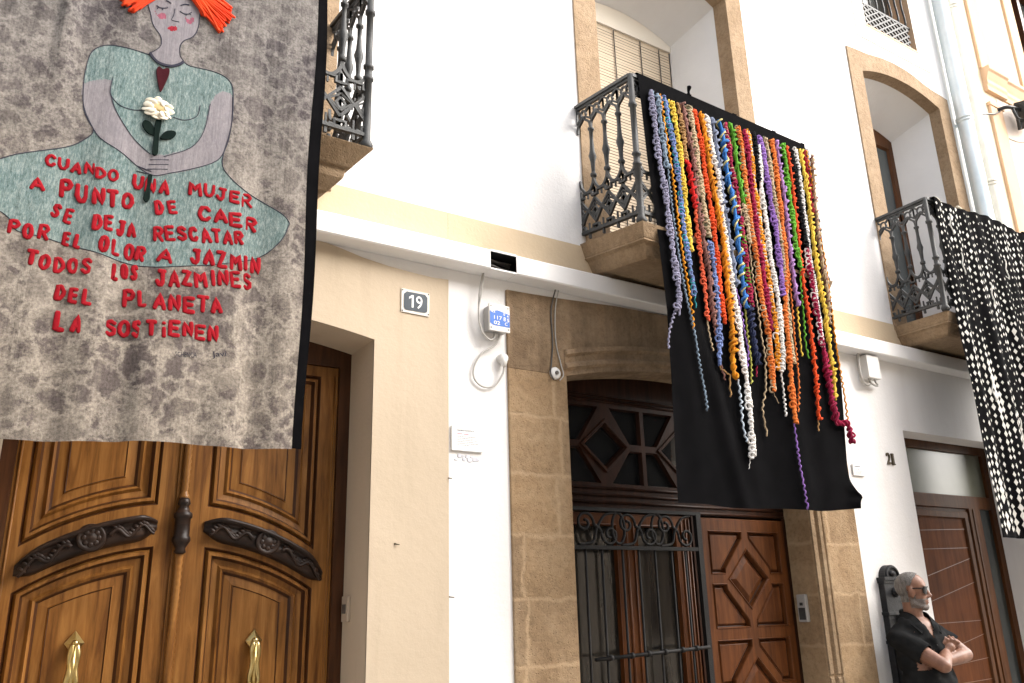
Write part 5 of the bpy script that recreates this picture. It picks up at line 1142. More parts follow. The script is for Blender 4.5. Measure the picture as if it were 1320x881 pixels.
for ringk, (n, rr, pr, yy) in enumerate(((11, 0.046, 0.021, 0.007), (9, 0.034, 0.018, 0.012))):
    for k in range(n):
        a = 2 * math.pi * k / n + ringk * 0.3
        s.ellipsoid((cx + rr * 1.05 * math.cos(a), y0 - yy - 0.004 * (k % 2), cz + rr * 0.78 * math.sin(a)), (pr * rnd.uniform(0.8, 1.2), 0.0045, pr * rnd.uniform(0.6, 0.95)), seg=12, rings=7, rot=Matrix.Rotation(0.5 * math.cos(a) + rnd.uniform(-.3, .3), 3, 'Z') @ Matrix.Rotation(rnd.uniform(-.5, .5) + 0.4 * math.sin(a), 3, 'X'))
fo = s.build('flower', 'cream_cloth', BN)
s = MB(); s.ellipsoid((cx + 0.004, y0 - 0.014, cz + 0.006), (0.031, 0.006, 0.019)); s.build('flower_heart', 'flower_heart', fo)
# wool hair: bundles of strands knotted above the forehead
def tuft(root, ends, name):
    s = MB()
    for e in ends:
        for k in range(7):
            t = Vector(root) + Vector((rnd.uniform(-.022, .022), rnd.uniform(-.022, .022))); f = Vector(e) + Vector((rnd.uniform(-.013, .013), rnd.uniform(-.016, .016)))
            mid = (t + f) / 2 + Vector((rnd.uniform(-.012, .012), rnd.uniform(-.012, .012))); d = rnd.uniform(0.006, 0.026)
            s.tube([(p.x, yb(p.x, p.y) - d * (1 - 0.5 * i / 12), p.y) for i, p in enumerate(smooth_pts([t, mid, f], 6))], 0.0055, 5)
    return s.build(name, 'wool_orange', BN, recalc=False)
ER = [(HAIR_RIGHT[i][0], HAIR_RIGHT[i][1]) for i in (4, 5, 6, 7, 8)]
def lerp2(a, b, t): return (a[0] + (b[0] - a[0]) * t, a[1] + (b[1] - a[1]) * t)
RR = (0.475, 4.185)
er = [lerp2(ER[0], ER[1], .5), ER[1], lerp2(ER[1], ER[2], .5), ER[2], lerp2(ER[2], ER[3], .5), ER[3], lerp2(ER[3], ER[4], .4), lerp2(HAIR_RIGHT[3], RR, .2), lerp2(HAIR_RIGHT[8], RR, .1)]
tuft(RR, er, 'wool_hair')
RL = (0.43, 4.20); HL = HAIR_LEFT
tuft(RL, [HL[0], HL[1], HL[2], lerp2(HL[2], HL[3], .5), HL[3], lerp2(HL[0], HL[1], .5), lerp2(HL[3], RL, .2)], 'wool_hair')
# red felt letters, cut by hand: each stroke a flat felt strip with round ends
O_ = [(0.5 + 0.5 * math.sin(2 * math.pi * k / 12), 0.5 + 0.5 * math.cos(2 * math.pi * k / 12)) for k in range(13)]
LET = dict(A=[[(0, 0), (.5, 1), (1, 0)], [(.2, .33), (.8, .33)]], C=[[(.95, .8), (.72, 1), (.3, .96), (.04, .62), (.05, .34), (.3, .03), (.7, 0), (.97, .22)]], D=[[(0, 0), (0, 1), (.5, .96), (.93, .64), (.95, .38), (.55, .04), (0, 0)]],
    E=[[(1, 1), (0, 1), (0, 0), (1, 0)], [(0, .52), (.82, .52)]], I=[[(.5, 0), (.5, 1)]], i=[[(.5, 0), (.5, .6)], [(.5, .97), (.5, .99)]], J=[[(.78, 1), (.76, .25), (.5, 0), (.2, .06), (.04, .3)], [(.35, 1), (1, 1)]], L=[[(0, 1), (0, 0), (.92, 0)]],
    M=[[(0, 0), (.1, 1), (.5, .42), (.9, 1), (1, 0)]], N=[[(0, 0), (.02, 1), (.98, 0), (1, 1)]], O=[O_], P=[[(0, 0), (0, 1), (.7, 1), (1, .77), (.7, .5), (0, .47)]], R=[[(0, 0), (0, 1), (.7, 1), (1, .77), (.7, .52), (0, .48)], [(.4, .48), (1, 0)]],
    S=[[(.95, .84), (.6, 1), (.18, .92), (.10, .68), (.5, .53), (.9, .38), (.86, .1), (.42, 0), (.03, .16)]], T=[[(0, 1), (1, 1)], [(.5, 1), (.48, 0)]], U=[[(0, 1), (.03, .32), (.3, 0), (.7, 0), (.97, .32), (1, 1)]], Z=[[(.05, 1), (.95, 1), (.05, 0), (1, 0)]])
for text, A, B, h in WORDS:
    s = MB(); n = len(text); wt = [1.18 if c in 'MW' else 0.70 if c in 'Ii' else 1.0 for c in text]
    pos = []; acc = 0.0
    for i in range(n):
        if i: acc += (wt[i - 1] + wt[i]) / 2
        pos.append(acc)
    tot = pos[-1] or 1.0
    tot_w = sum(wt); LW_ = math.hypot(B[0] - A[0], B[1] - A[1]); pitch = LW_ / tot_w if n > 1 else 0.085
    if n > 1:
        e0, e1 = wt[0] * pitch * 0.38 / LW_, wt[-1] * pitch * 0.38 / LW_; A, B = (A[0] + (B[0] - A[0]) * e0, A[1] + (B[1] - A[1]) * e0), (B[0] - (B[0] - A[0]) * e1, B[1] - (B[1] - A[1]) * e1)
    rot = math.atan2(B[1] - A[1], B[0] - A[0]) if n > 1 else 0.03
    for i, c in enumerate(text):
        f = pos[i] / tot if n > 1 else 0; x = A[0] + (B[0] - A[0]) * f; z = A[1] + (B[1] - A[1]) * f
        hh = h * rnd.uniform(0.94, 1.07) * 1.02; x += rnd.uniform(-.003, .003); z += rnd.uniform(-.007, .007); r = 0.122 * h * rnd.uniform(0.93, 1.08)
        w = (min(pitch * wt[i] * 1.0, hh * 0.95) - 2 * r) * rnd.uniform(0.94, 1.04); hi = hh - 2 * r; an = rot + rnd.uniform(-.09, .09); ca, sa = math.cos(an), math.sin(an)
        if c in 'Ii': w = 0.001
        y0 = yb(x, z) - 0.002
        for st in LET[c]:
            q = [((u - .5) * w + rnd.uniform(-.03, .03) * w, (t - .5) * hi) for u, t in st]
            q = [(x + p_[0] * ca - p_[1] * sa, z + p_[0] * sa + p_[1] * ca) for p_ in q]
            pts = []
            for p0, p1 in zip(q, q[1:]):
                for k in range(3): pts.append((p0[0] + (p1[0] - p0[0]) * k / 3, 0.0, p0[1] + (p1[1] - p0[1]) * k / 3))
            pts.append((q[-1][0], 0.0, q[-1][1])); d0 = (Vector(pts[0]) - Vector(pts[1])).normalized() * r * 0.7; d1 = (Vector(pts[-1]) - Vector(pts[-2])).normalized() * r * 0.7
            pts = [tuple(Vector(pts[0]) + d0)] + pts + [tuple(Vector(pts[-1]) + d1)]
            m0 = len(s.v); s.tube(pts, [r * 0.62] + [r * rnd.uniform(0.9, 1.1) for _ in pts[2:]] + [r * 0.62], 10)
            for k in range(m0, len(s.v)): vx, vy, vz = s.v[k]; s.v[k] = (vx, y0 + vy * 0.30, vz)
    s.build('lettering', 'felt_red', BN, recalc=False)
s = MB()
put_text(s, 'LA SCHENCA', (0.613, yb(0.613, 2.472) - 0.001, 2.472), 0.020, width=0.105, extrude=0.0006, rot=0.08)
put_text(s, 'Javi', (0.753, yb(0.753, 2.493) - 0.001, 2.493), 0.030, width=0.055, extrude=0.0006, rot=0.2)
s.build('signature', 'line_ink', BN)

# ================================================================ black cloth hung with crocheted yarn
YC = -0.605
def interp(tab, z):
    if z >= tab[0][0]: return tab[0][1]
    for (z0, x0), (z1, x1) in zip(tab, tab[1:]):
        if z >= z1: return x0 + (x1 - x0) * (z0 - z) / (z0 - z1)
    return tab[-1][1]
LT = [(4.78, 3.208), (4.69, 3.208), (4.144, 3.228), (3.626, 3.262), (3.133, 3.282), (2.662, 3.268), (2.218, 3.242), (2.0, 3.231)]
RT = [(4.78, 4.815), (4.656, 4.815), (3.69, 4.842), (3.01, 4.842), (2.683, 4.811), (2.318, 4.762), (2.21, 4.766), (2.15, 4.785), (2.118, 4.828), (2.085, 4.778), (2.0, 4.755)]
def yk(x, z):
    low = sstep(4.3, 2.2, z)
    y = YC - 0.010 * low * noise1(x * 5.5, 2.0) - 0.03 * low * math.exp(-((x - 3.50 - 0.22 * (3.2 - z)) / 0.07) ** 2) * sstep(3.6, 2.9, z)
    return y - 0.006 * math.sin(x * 17 + z * 2.0) * low
TX = thing('hanging_textile', 'long black cloth hung with many coloured crocheted yarn strands on the middle balcony', 'textile', (4.02, -0.6, 4.78))
g = MB(); NX, NZ = 90, 150; vs = []
for j in range(NZ + 1):
    for i in range(NX + 1):
        u = i / NX; zb = 2.012 + 0.020 * u + 0.006 * math.sin(u * 14) - 0.012 * math.sin(u * math.pi); z = zb + (4.742 - 0.045 * u - zb) * j / NZ
        x0, x1 = interp(LT, z), interp(RT, z); x = x0 + (x1 - x0) * u; y = yk(x, z)
        if u > 0.93 and z < 2.25: y -= 0.05 * ((u - 0.93) / 0.07) ** 2 * sstep(2.25, 2.08, z)
        vs.append((x, y, z))
k = (NX + 1); fs = [(j * k + i, j * k + i + 1, (j + 1) * k + i + 1, (j + 1) * k + i) for j in range(NZ) for i in range(NX)]
g.add(vs, fs, 0, True)
t0 = [vs[NZ * k + i] for i in range(k)]; t1 = [(p[0], -0.59, p[2] + 0.011) for p in t0]; t2 = [(p[0], -0.56, p[2] + 0.011) for p in t0]; t3 = [(p[0], -0.545, p[2] - 0.03) for p in t0]; t4 = [(p[0], -0.548, p[2] - 0.14) for p in t0]
for a, b in ((t0, t1), (t1, t2), (t2, t3), (t3, t4)): g.add(a + b, [(i, i + 1, k + i + 1, k + i) for i in range(k - 1)], 0, True)
g.build('cloth', 'black_cloth', TX, recalc=False)
for x in (3.66, 4.09, 4.49, 4.80):
    zt = 4.742 - 0.045 * (x - 3.2) / 1.6
    s = MB(); s.tube(smooth_pts([(x, -0.60, zt), (x - 0.01, -0.595, zt + 0.012), (x + 0.012, -0.59, zt + 0.016), (x + 0.02, -0.60, zt + 0.008)], 4), 0.005, 6)
    if x < 3.7: s.tube(smooth_pts([(x, -0.6, zt), (x + 0.004, -0.595, zt + 0.04), (x + 0.012, -0.60, zt + 0.075)], 4), [0.011, 0.010, 0.009, 0.009, 0.010, 0.012, 0.015, 0.017, 0.012], 6)
    s.build('tie', 'black_cloth', TX)
YARN = dict(lav=(0.27, 0.26, 0.36), steel=(0.20, 0.26, 0.33), gold=(0.74, 0.28, 0.018), peri=(0.17, 0.23, 0.46), teal=(0.03, 0.28, 0.33), yellow=(0.76, 0.52, 0.07), camel=(0.42, 0.24, 0.10), red=(0.62, 0.02, 0.02),
    salmon=(0.66, 0.11, 0.05), beige=(0.48, 0.36, 0.23), mauve=(0.25, 0.12, 0.10), olive=(0.20, 0.20, 0.12), redorange=(0.74, 0.08, 0.018), white=(0.78, 0.75, 0.72), bluewhite=(0.55, 0.62, 0.70), slate=(0.19, 0.22, 0.31),
    purple=(0.27, 0.14, 0.44), blue=(0.05, 0.19, 0.52), paleyellow=(0.66, 0.58, 0.25), lime=(0.46, 0.46, 0.10), crimson=(0.30, 0.014, 0.055), green=(0.11, 0.34, 0.03), navy=(0.022, 0.028, 0.07), tangerine=(0.66, 0.17, 0.035),
    black=(0.014, 0.014, 0.015), lilac=(0.38, 0.21, 0.46), darkred=(0.28, 0.014, 0.02))
for n_, c in YARN.items(): M['yarn_' + n_] = cloth_mat('yarn_' + n_, tuple(x * 0.72 for x in c), tuple(min(1, x * 1.05) for x in c), 320, 0.95, 0.5)
def strand(colours, w, pts):
    P = smooth_pts(pts, 8); P = [Vector((p[0], 0, p[1])) for p in P]
    S = [0.0]
    for a, b in zip(P, P[1:]): S.append(S[-1] + (b - a).length)
    L = S[-1]
    def at(s):
        s = max(0, min(L, s)); i = 0
        while i < len(S) - 2 and S[i + 1] < s: i += 1
        f = (s - S[i]) / max(1e-6, S[i + 1] - S[i]); p = P[i].lerp(P[i + 1], f); t = (P[i + 1] - P[i]).normalized(); return p, Vector((-t.z, 0, t.x)) * -1
    s_ = MB(); thin = w < 0.7
    style = 0 if thin else rnd.choice((0, 1, 1, 1, 2)); ph0 = rnd.uniform(0, 6.28)
    R = (0.0200 if not thin else 0.0115) * w; pitch = (0.033 if not thin else 0.042) * (0.75 + 0.35 * w) * rnd.uniform(0.8, 1.3); tr = (0.0071 if not thin else 0.0074) * (0.45 + 0.55 * w)
    if w < 0.2: R, tr = 0.002, 0.0022
    nc = len(colours); reps = 2 if nc == 2 else (1 if thin or style == 1 else 2)
    y0 = -0.008 - (0.016 * w)
    for k in range(reps):
        mi = k % nc; N_ = max(8, int(L / pitch * 9)); pl = []; ph = ph0 + 2 * math.pi * k / reps; wob = rnd.uniform(0, 6)
        pp = pitch * (1.25 if style == 1 else 2.0 if reps == 2 else 1.0)
        for i in range(N_ + 1):
            s = L * i / N_; p, sd = at(s); a = ph + 2 * math.pi * s / pp + 1.3 * math.sin(s * 11 + wob) + 0.7 * math.sin(s * 29 + 2 * wob); r = R * (0.80 + 0.28 * math.sin(s * 23 + wob) + 0.20 * math.sin(s * 61 + wob) + 0.10 * math.sin(s * 140 + wob))
            if style == 1: dx, dy, dz = 1.15 * r * math.sin(a), -0.45 * r * math.cos(2 * a), 0.55 * r * math.sin(2 * a)
            else: dx, dy, dz = r * math.sin(a), -r * math.cos(a), 0.0
            x = p.x + sd.x * dx; z = p.z + sd.z * dx + dz
            xx = min(max(x, 3.2), 4.84)
            pl.append((x, yk(xx, z) + y0 + dy * 0.75, z))
        if nc == 2 and k == 1: pl = [(p_[0], p_[1] + 0.003, p_[2]) for p_ in pl]
        s_.tube(pl, [tr * (0.8 if nc == 2 and k == 1 else 1.0) * rnd.uniform(0.78, 1.22) for _ in pl], 5, mi)
    if not thin and w > 0.7:                                   # core chain keeps gaps from showing through
        N_ = max(4, int(L / 0.03)); pl = []
        for i in range(N_ + 1):
            p, sd = at(L * i / N_); pl.append((p.x, yk(min(max(p.x, 3.2), 4.84), p.z) + y0 + 0.002, p.z))
        s_.tube(pl, R * 0.5, 6, 0)
    s_.build('yarn_strand', ['yarn_' + c for c in colours], TX, recalc=False)
for n_, w, pts in STRANDS: strand(n_.split('+'), w, pts)

# ================================================================ black cloth with white diamonds, right balcony
YD = -0.522
def yd(x, z):
    low = sstep(4.7, 3.2, z); return YD - 0.020 * low * math.sin((x - 6.6) * 14 + 0.5) - 0.008 * math.sin(x * 31 + z * 2)
DC = thing('hanging_textile', 'black cloth patterned with small white diamonds hanging from the right balcony', 'textile', (7.4, -0.5, 4.78))
g = MB(); NX, NZ = 60, 90; vs = []
for j in range(NZ + 1):
    for i in range(NX + 1):
        u = i / NX; x = 6.605 + 1.64 * u + 0.008 * math.sin(j * 0.21) * (1 - u); zb = 1.905; z = zb + (4.772 - 0.02 * math.sin(u * 9) - zb) * j / NZ
        vs.append((x, yd(x, z), z))
k = NX + 1; g.add(vs, [(j * k + i, j * k + i + 1, (j + 1) * k + i + 1, (j + 1) * k + i) for j in range(NZ) for i in range(NX)], 0, True)
a = [(vs[NZ * k + i][0], -0.50, 4.775) for i in range(k)]; b = [(p[0], -0.46, 4.785) for p in a]; c = [(p[0], -0.44, 4.66) for p in a]
a = [vs[NZ * k + i] for i in range(k)]
for p, q in ((a, b), (b, c)): g.add(p + q, [(i, i + 1, k + i + 1, k + i) for i in range(k - 1)], 0, True)
def patch(x, z, w, h, sk):
    pts = [(x, z + h), (x + w + sk, z + sk * 0.5), (x + rnd.uniform(-.15, .15) * w, z - h), (x - w + sk, z - sk * 0.5)]
    pts = [(px + rnd.uniform(-.1, .1) * w, pz + rnd.uniform(-.1, .1) * h) for px, pz in pts]
    g.add([(px, yd(px, pz) - 0.0025, pz) for px, pz in pts], [(0, 1, 2, 3)], 1)
row = 0; z = 4.715
while z > 1.93:
    big = sstep(4.0, 2.7, z); ci = 0; x = 6.622
    while x < 8.24:
        colm = (0.55, 0.75, 1.0, 0.8)[ci % 4] if big > 0.3 else (0.7, 0.9, 0.8, 0.65, 0.85)[(ci + row // 3) % 5]
        off = (0.5 * (ci % 2) + 0.25 * math.sin(ci * 1.9)) * (0.070 - 0.004 * big)
        sz = (0.0215 + 0.0095 * big) * colm * rnd.uniform(0.75, 1.2) * (0.8 + 0.25 * math.sin(z * 5 + x * 7))
        if rnd.random() > 0.05: patch(x + rnd.uniform(-.005, .005), z - off + rnd.uniform(-.006, .006), sz * 0.95, sz * rnd.uniform(1.1, 1.55), rnd.uniform(-.006, .006) * (1 - big))
        x += (0.052 + 0.010 * big) * (0.85 + 0.3 * (ci % 3) / 2); ci += 1
    z -= 0.070 - 0.004 * big; row += 1
for x0, z0 in ((6.80, 4.66), (6.86, 4.30), (7.25, 4.10), (7.6, 4.4), (6.95, 3.2), (7.3, 2.9)):      # wavy stitched lines
    pts = [(x0 + 0.012 * math.sin(i * 1.1), z0 - 0.025 * i) for i in range(9)]
    g.tube([(px, yd(px, pz) - 0.002, pz) for px, pz in pts], 0.0065, 4, 1)
g.build('cloth', ['black_cloth', 'white_cloth'], DC, recalc=False)
for x in (6.70, 7.05, 7.42, 7.8, 8.15):
    s = MB(); s.tube(smooth_pts([(x, -0.515, 4.76), (x - 0.01, -0.49, 4.80), (x + 0.012, -0.47, 4.80), (x + 0.02, -0.515, 4.75)], 4), 0.009, 6); s.build('tie', 'cream_cloth' if x < 7.2 else 'black_cloth', DC)

# ================================================================ the man leaning on the wall
SK = dict()
def skin_mat():
    m, nt, b, tc = nmat('skin'); v = mapped(nt, tc)
    n = N(nt, 'ShaderNodeTexNoise', Scale=22, Detail=6, Roughness=0.6); nt.links.new(v, n.inputs['Vector'])
    nt.links.new(ramp(nt, n.outputs['Fac'], [(0.3, (0.185, 0.082, 0.048)), (0.55, (0.245, 0.118, 0.073)), (0.75, (0.29, 0.148, 0.095))]), b.inputs['Base Color'])
    b.inputs['Roughness'].default_value = 0.5; b.inputs['Subsurface Weight'].default_value = 0.08; b.inputs['Subsurface Radius'].default_value = (0.012, 0.005, 0.003)
    n2 = N(nt, 'ShaderNodeTexNoise', Scale=240, Detail=3); nt.links.new(v, n2.inputs['Vector']); bumpy(nt, b, n2.outputs['Fac'], 0.2, 0.002); return m
M['skin'] = skin_mat()
M['shirt'] = cloth_mat('charcoal_shirt', (0.015, 0.0155, 0.016), (0.025, 0.0255, 0.026), 500)
M['trousers'] = cloth_mat('dark_trousers', (0.03, 0.035, 0.045), (0.04, 0.045, 0.055), 500)
M['hair_grey'] = pmat('grey_hair', (0.075, 0.066, 0.06), (0.23, 0.215, 0.20), 60, 6, 0.6, 0.6, 260, stretch=(1, 1, 0.35))
M['beard_grey'] = pmat('grey_beard', (0.13, 0.098, 0.08), (0.24, 0.21, 0.188), 110, 6, 0.7, 0.6, 300)
M['shades'] = pmat('dark_lens', (0.006, 0.0055, 0.006), (0.009, 0.008, 0.009), 5, 2, 0.22, spec=0.3)
M['lip'] = pmat('lip_skin', (0.33, 0.13, 0.10), (0.36, 0.15, 0.11), 30, 3, 0.5)
M['leather'] = pmat('black_leather', (0.02, 0.018, 0.016), (0.03, 0.027, 0.024), 20, 4, 0.45)
class Blobs:
    def __init__(s): s.mb = MB()
    def cap(s, a, b, ra, rb=None, sides=16):
        a, b = Vector(a), Vector(b); rb = ra if rb is None else rb; t = (b - a).normalized(); pts, rs = [], []
        for k in range(5): an = math.pi / 2 * (1 - k / 4); pts.append(a - t * ra * math.sin(an)); rs.append(max(0.0006, ra * math.cos(an)))
        for k in range(5): an = math.pi / 2 * k / 4; pts.append(b + t * rb * math.sin(an)); rs.append(max(0.0006, rb * math.cos(an)))
        s.mb.tube(pts, rs, sides)
    def chain(s, pts, rs):
        for i in range(len(pts) - 1): s.cap(pts[i], pts[i + 1], rs[i], rs[i + 1])
    def ell(s, c, r, rot=None): s.mb.ellipsoid(c, r, seg=24, rings=16, rot=rot)
    def solid(s, voxel, smooth=4):
        me = bpy.data.meshes.new('blobs'); me.from_pydata(s.mb.v, [], s.mb.f)
        bm = bmesh.new(); bm.from_mesh(me); bmesh.ops.recalc_face_normals(bm, faces=bm.faces); bm.to_mesh(me); bm.free()
        ob = bpy.data.objects.new('blobs', me); COL.objects.link(ob)
        r = ob.modifiers.new('r', 'REMESH'); r.mode = 'VOXEL'; r.voxel_size = voxel
        if smooth: q = ob.modifiers.new('s', 'SMOOTH'); q.factor = 0.5; q.iterations = smooth
        dg = bpy.context.evaluated_depsgraph_get(); dg.update(); out = bpy.data.meshes.new_from_object(ob.evaluated_get(dg))
        V = [v.co.copy() for v in out.vertices]; NR = [v.normal.copy() for v in out.vertices]; Fc = [tuple(p.vertices) for p in out.polygons]
        bpy.data.objects.remove(ob); bpy.data.meshes.remove(me); bpy.data.meshes.remove(out); return V, NR, Fc
PM = thing('person', 'grey-bearded man in sunglasses and charcoal shirt leaning on the wall with folded arms', 'person', (5.85, -0.26, -0.2))
S_ = Vector((0.965, -0.26, 0)); FB = Vector((-0.26, -0.965, 0)); UP = Vector((0, 0, 1))       # his left, his front
C0 = Vector((5.83, -0.225, 0))
def B(l, f, z): return C0 + S_ * l + FB * f + UP * z
ROTB = Matrix((S_, FB, UP)).transposed()
HF = Vector((0.53, -0.848, 0)).normalized(); HL_ = Vector((-HF.y, HF.x, 0)); HC = Vector((5.822, -0.236, 1.533)); ROTH = Matrix((HF, HL_, UP)).transposed()
def Hd(f, l, u): return HC + HF * (f * 0.95) + HL_ * l + UP * u
RS, LS = B(-0.190, 0.0, 1.222), B(0.160, 0.0, 1.235)
RE, LE = Vector((5.685, -0.470, 1.045)), Vector((6.072, -0.405, 1.098))
RW, LW = Vector((5.885, -0.372, 1.120)), Vector((5.800, -0.400, 1.062))
def torso(b, e):
    b.ell(B(0, 0.015, 1.13), (0.205 + e, 0.128 + e, 0.235 + e), ROTB); b.ell(B(0, 0.035, 0.90), (0.188 + e, 0.150 + e, 0.22 + e), ROTB); b.ell(B(0, 0.0, 0.72), (0.185 + e, 0.135 + e, 0.15 + e), ROTB)
    b.cap(B(-0.05, -0.02, 1.315), RS, 0.052 + e, 0.062 + e); b.cap(B(0.05, -0.02, 1.315), LS, 0.052 + e, 0.062 + e)
b = Blobs(); torso(b, 0)
b.chain([RS, RS.lerp(RE, .5), RE], [0.060, 0.056, 0.046]); b.chain([LS, LS.lerp(LE, .5), LE], [0.060, 0.056, 0.046])
b.chain([RE, RE.lerp(RW, .35), RW], [0.046, 0.047, 0.031]); b.chain([LE, LE.lerp(LW, .35), LW], [0.046, 0.048, 0.031])
# right hand resting on the left upper arm, fingers up and over
def hand(wr, palm, tips, thumb):
    b.chain([wr, palm], [0.030, 0.036])
    for base, mid, tip in tips: b.chain([base, mid, tip], [0.0125, 0.0115, 0.0095])
    b.chain(thumb, [0.015, 0.013, 0.010])
pR = RW + Vector((0.040, -0.012, 0.030)); pdir = Vector((0.30, -0.12, 0.93)).normalized(); side = Vector((0.80, -0.50, -0.25)).normalized()
hand(RW, pR, [(pR + side * (k - 1.5) * 0.023 + pdir * 0.015, pR + side * (k - 1.5) * 0.026 + pdir * (0.045 + 0.008 * (k in (1, 2))) + Vector((0, -0.018, 0)), pR + side * (k - 1.5) * 0.027 + pdir * (0.072 + 0.012 * (k in (1, 2))) + Vector((0.01, 0.012, -0.01))) for k in range(4)],
     [pR - side * 0.03, pR - side * 0.05 + pdir * 0.025 + Vector((0, -0.012, 0)), pR - side * 0.045 + pdir * 0.06])
pL = LW + Vector((-0.055, 0.050, -0.004)); pdir = Vector((-0.85, 0.5, -0.12)).normalized(); side = Vector((0.05, 0.1, -1)).normalized()
hand(LW, pL, [(pL + side * (k - 1.5) * 0.022 + pdir * 0.02, pL + side * (k - 1.5) * 0.024 + pdir * 0.06 + Vector((-0.01, -0.005, 0)), pL + side * (k - 1.5) * 0.023 + pdir * 0.095 + Vector((0, 0.012, 0))) for k in range(4)],
     [pL - side * 0.03, pL - side * 0.052 + pdir * 0.03, pL - side * 0.055 + pdir * 0.06])
# neck and head
b.cap(B(0, -0.01, 1.30), Hd(-0.022, 0, -0.06), 0.066, 0.060)
b.ell(Hd(-0.008, 0, 0.036), (0.103, 0.079, 0.094), ROTH); b.ell(Hd(0.034, 0, -0.045), (0.060, 0.060, 0.082), ROTH); b.ell(Hd(0.030, 0, -0.005), (0.066, 0.066, 0.06), ROTH)
b.ell(Hd(0.070, 0, -0.108), (0.026, 0.032, 0.026), ROTH); b.cap(Hd(0.075, -0.035, 0.030), Hd(0.075, 0.035, 0.030), 0.020)
b.cap(Hd(-0.005, 0.05, -0.08), Hd(0.06, 0.02, -0.11), 0.022, 0.022); b.cap(Hd(-0.005, -0.05, -0.08), Hd(0.06, -0.02, -0.11), 0.022, 0.022)
b.chain([Hd(0.090, 0, 0.018), Hd(0.106, 0, -0.012), Hd(0.117, 0, -0.032)], [0.011, 0.012, 0.0145]); b.ell(Hd(0.104, 0.013, -0.040), (0.012, 0.010, 0.010), ROTH); b.ell(Hd(0.104, -0.013, -0.040), (0.012, 0.010, 0.010), ROTH)
b.ell(Hd(0.083, 0, -0.066), (0.018, 0.026, 0.009), ROTH); b.ell(Hd(0.083, 0, -0.082), (0.017, 0.024, 0.009), ROTH)
for sg in (-1, 1): b.ell(Hd(-0.006, sg * 0.079, -0.006), (0.025, 0.014, 0.039), ROTH @ Matrix.Rotation(sg * -0.35, 3, 'Z')); b.ell(Hd(-0.004, sg * 0.076, -0.036), (0.012, 0.008, 0.012), ROTH)
# legs down to the pavement
for sg in (-1, 1):
    hip = B(sg * 0.095, 0.0, 0.70); kn = B(sg * 0.105, 0.10, 0.28); an = B(sg * 0.10, 0.13, -0.12)
    b.chain([hip, kn, an], [0.088, 0.058, 0.042]); b.cap(an, an + FB * 0.14 + UP * -0.035, 0.04, 0.032)
V, NR, Fc = b.solid(0.0052, 3)
mb = MB(); mb.add(V, Fc, 0, True); body = mb.build('body', 'skin', PM, recalc=False)
def local(p): d = p - HC; return d.dot(HF) / 0.95, d.dot(HL_), d.dot(UP)
def shell(pred, d, name, mat, jitter=0.0):
    keep = [f for f in Fc if all(pred(*local(V[i]), V[i]) for i in f)]
    idx = {}; mb = MB(); fs = []
    for f in keep:
        g = []
        for i in f:
            if i not in idx: idx[i] = len(mb.v); mb.v.append(tuple(V[i] + NR[i] * (d + rnd.uniform(-jitter, jitter))))
            g.append(idx[i])
        mb.f.append(g); mb.m.append(0); mb.s.append(True)
    # skirt down to the skin
    cnt = {}
    for f in keep:
        for i in range(len(f)):
            e = (f[i], f[(i + 1) % len(f)]); k = tuple(sorted(e)); cnt[k] = cnt.get(k, 0) + 1
    for (a, c), n in cnt.items():
        if n == 1: mb.add([mb.v[idx[a]], mb.v[idx[c]], tuple(V[c] - NR[c] * 0.002), tuple(V[a] - NR[a] * 0.002)], [(0, 1, 2, 3)], 0, True)
    return mb.build(name, mat, body, recalc=False)
ears = lambda f, l, u: abs(l) > 0.072 and -0.035 < f < 0.024 and -0.05 < u < 0.036
shell(lambda f, l, u, p: u > -0.075 and not ears(f, l, u) and ((f < -0.028 + max(0, u) * 0.55) or u > 0.092 - 0.30 * max(0, -f) - 0.10 * max(0.0, 0.05 - abs(l)) + max(0, f - 0.03) * 1.6), 0.0055, 'hair', 'hair_grey', 0.0016)
shell(lambda f, l, u, p: u > (-0.150 if f > 0.045 else -0.118) and u < (-0.052 if f > 0.02 else 0.012) and f > -0.026 and not ears(f, l, u) and not (abs(l) < 0.028 and -0.090 < u < -0.060 and f > 0.06) and not (f > 0.098) and (u < -0.070 - 0.0 or abs(l) > 0.036 or f < 0.055 or u > -0.064), 0.0020, 'beard', 'beard_grey', 0.0010)
shell(lambda f, l, u, p: abs(l) < 0.030 and -0.0615 < u < -0.047 and f > 0.05 and f < 0.106, 0.0025, 'moustache', 'beard_grey', 0.0010)
mb = MB(); mb.cap = None
mb.ellipsoid(Hd(0.094, 0, -0.0685), (0.009, 0.020, 0.0045), rot=ROTH, seg=12, rings=8); mb.ellipsoid(Hd(0.093, 0, -0.0785), (0.009, 0.018, 0.0050), rot=ROTH, seg=12, rings=8); mb.build('lips', 'lip', body)
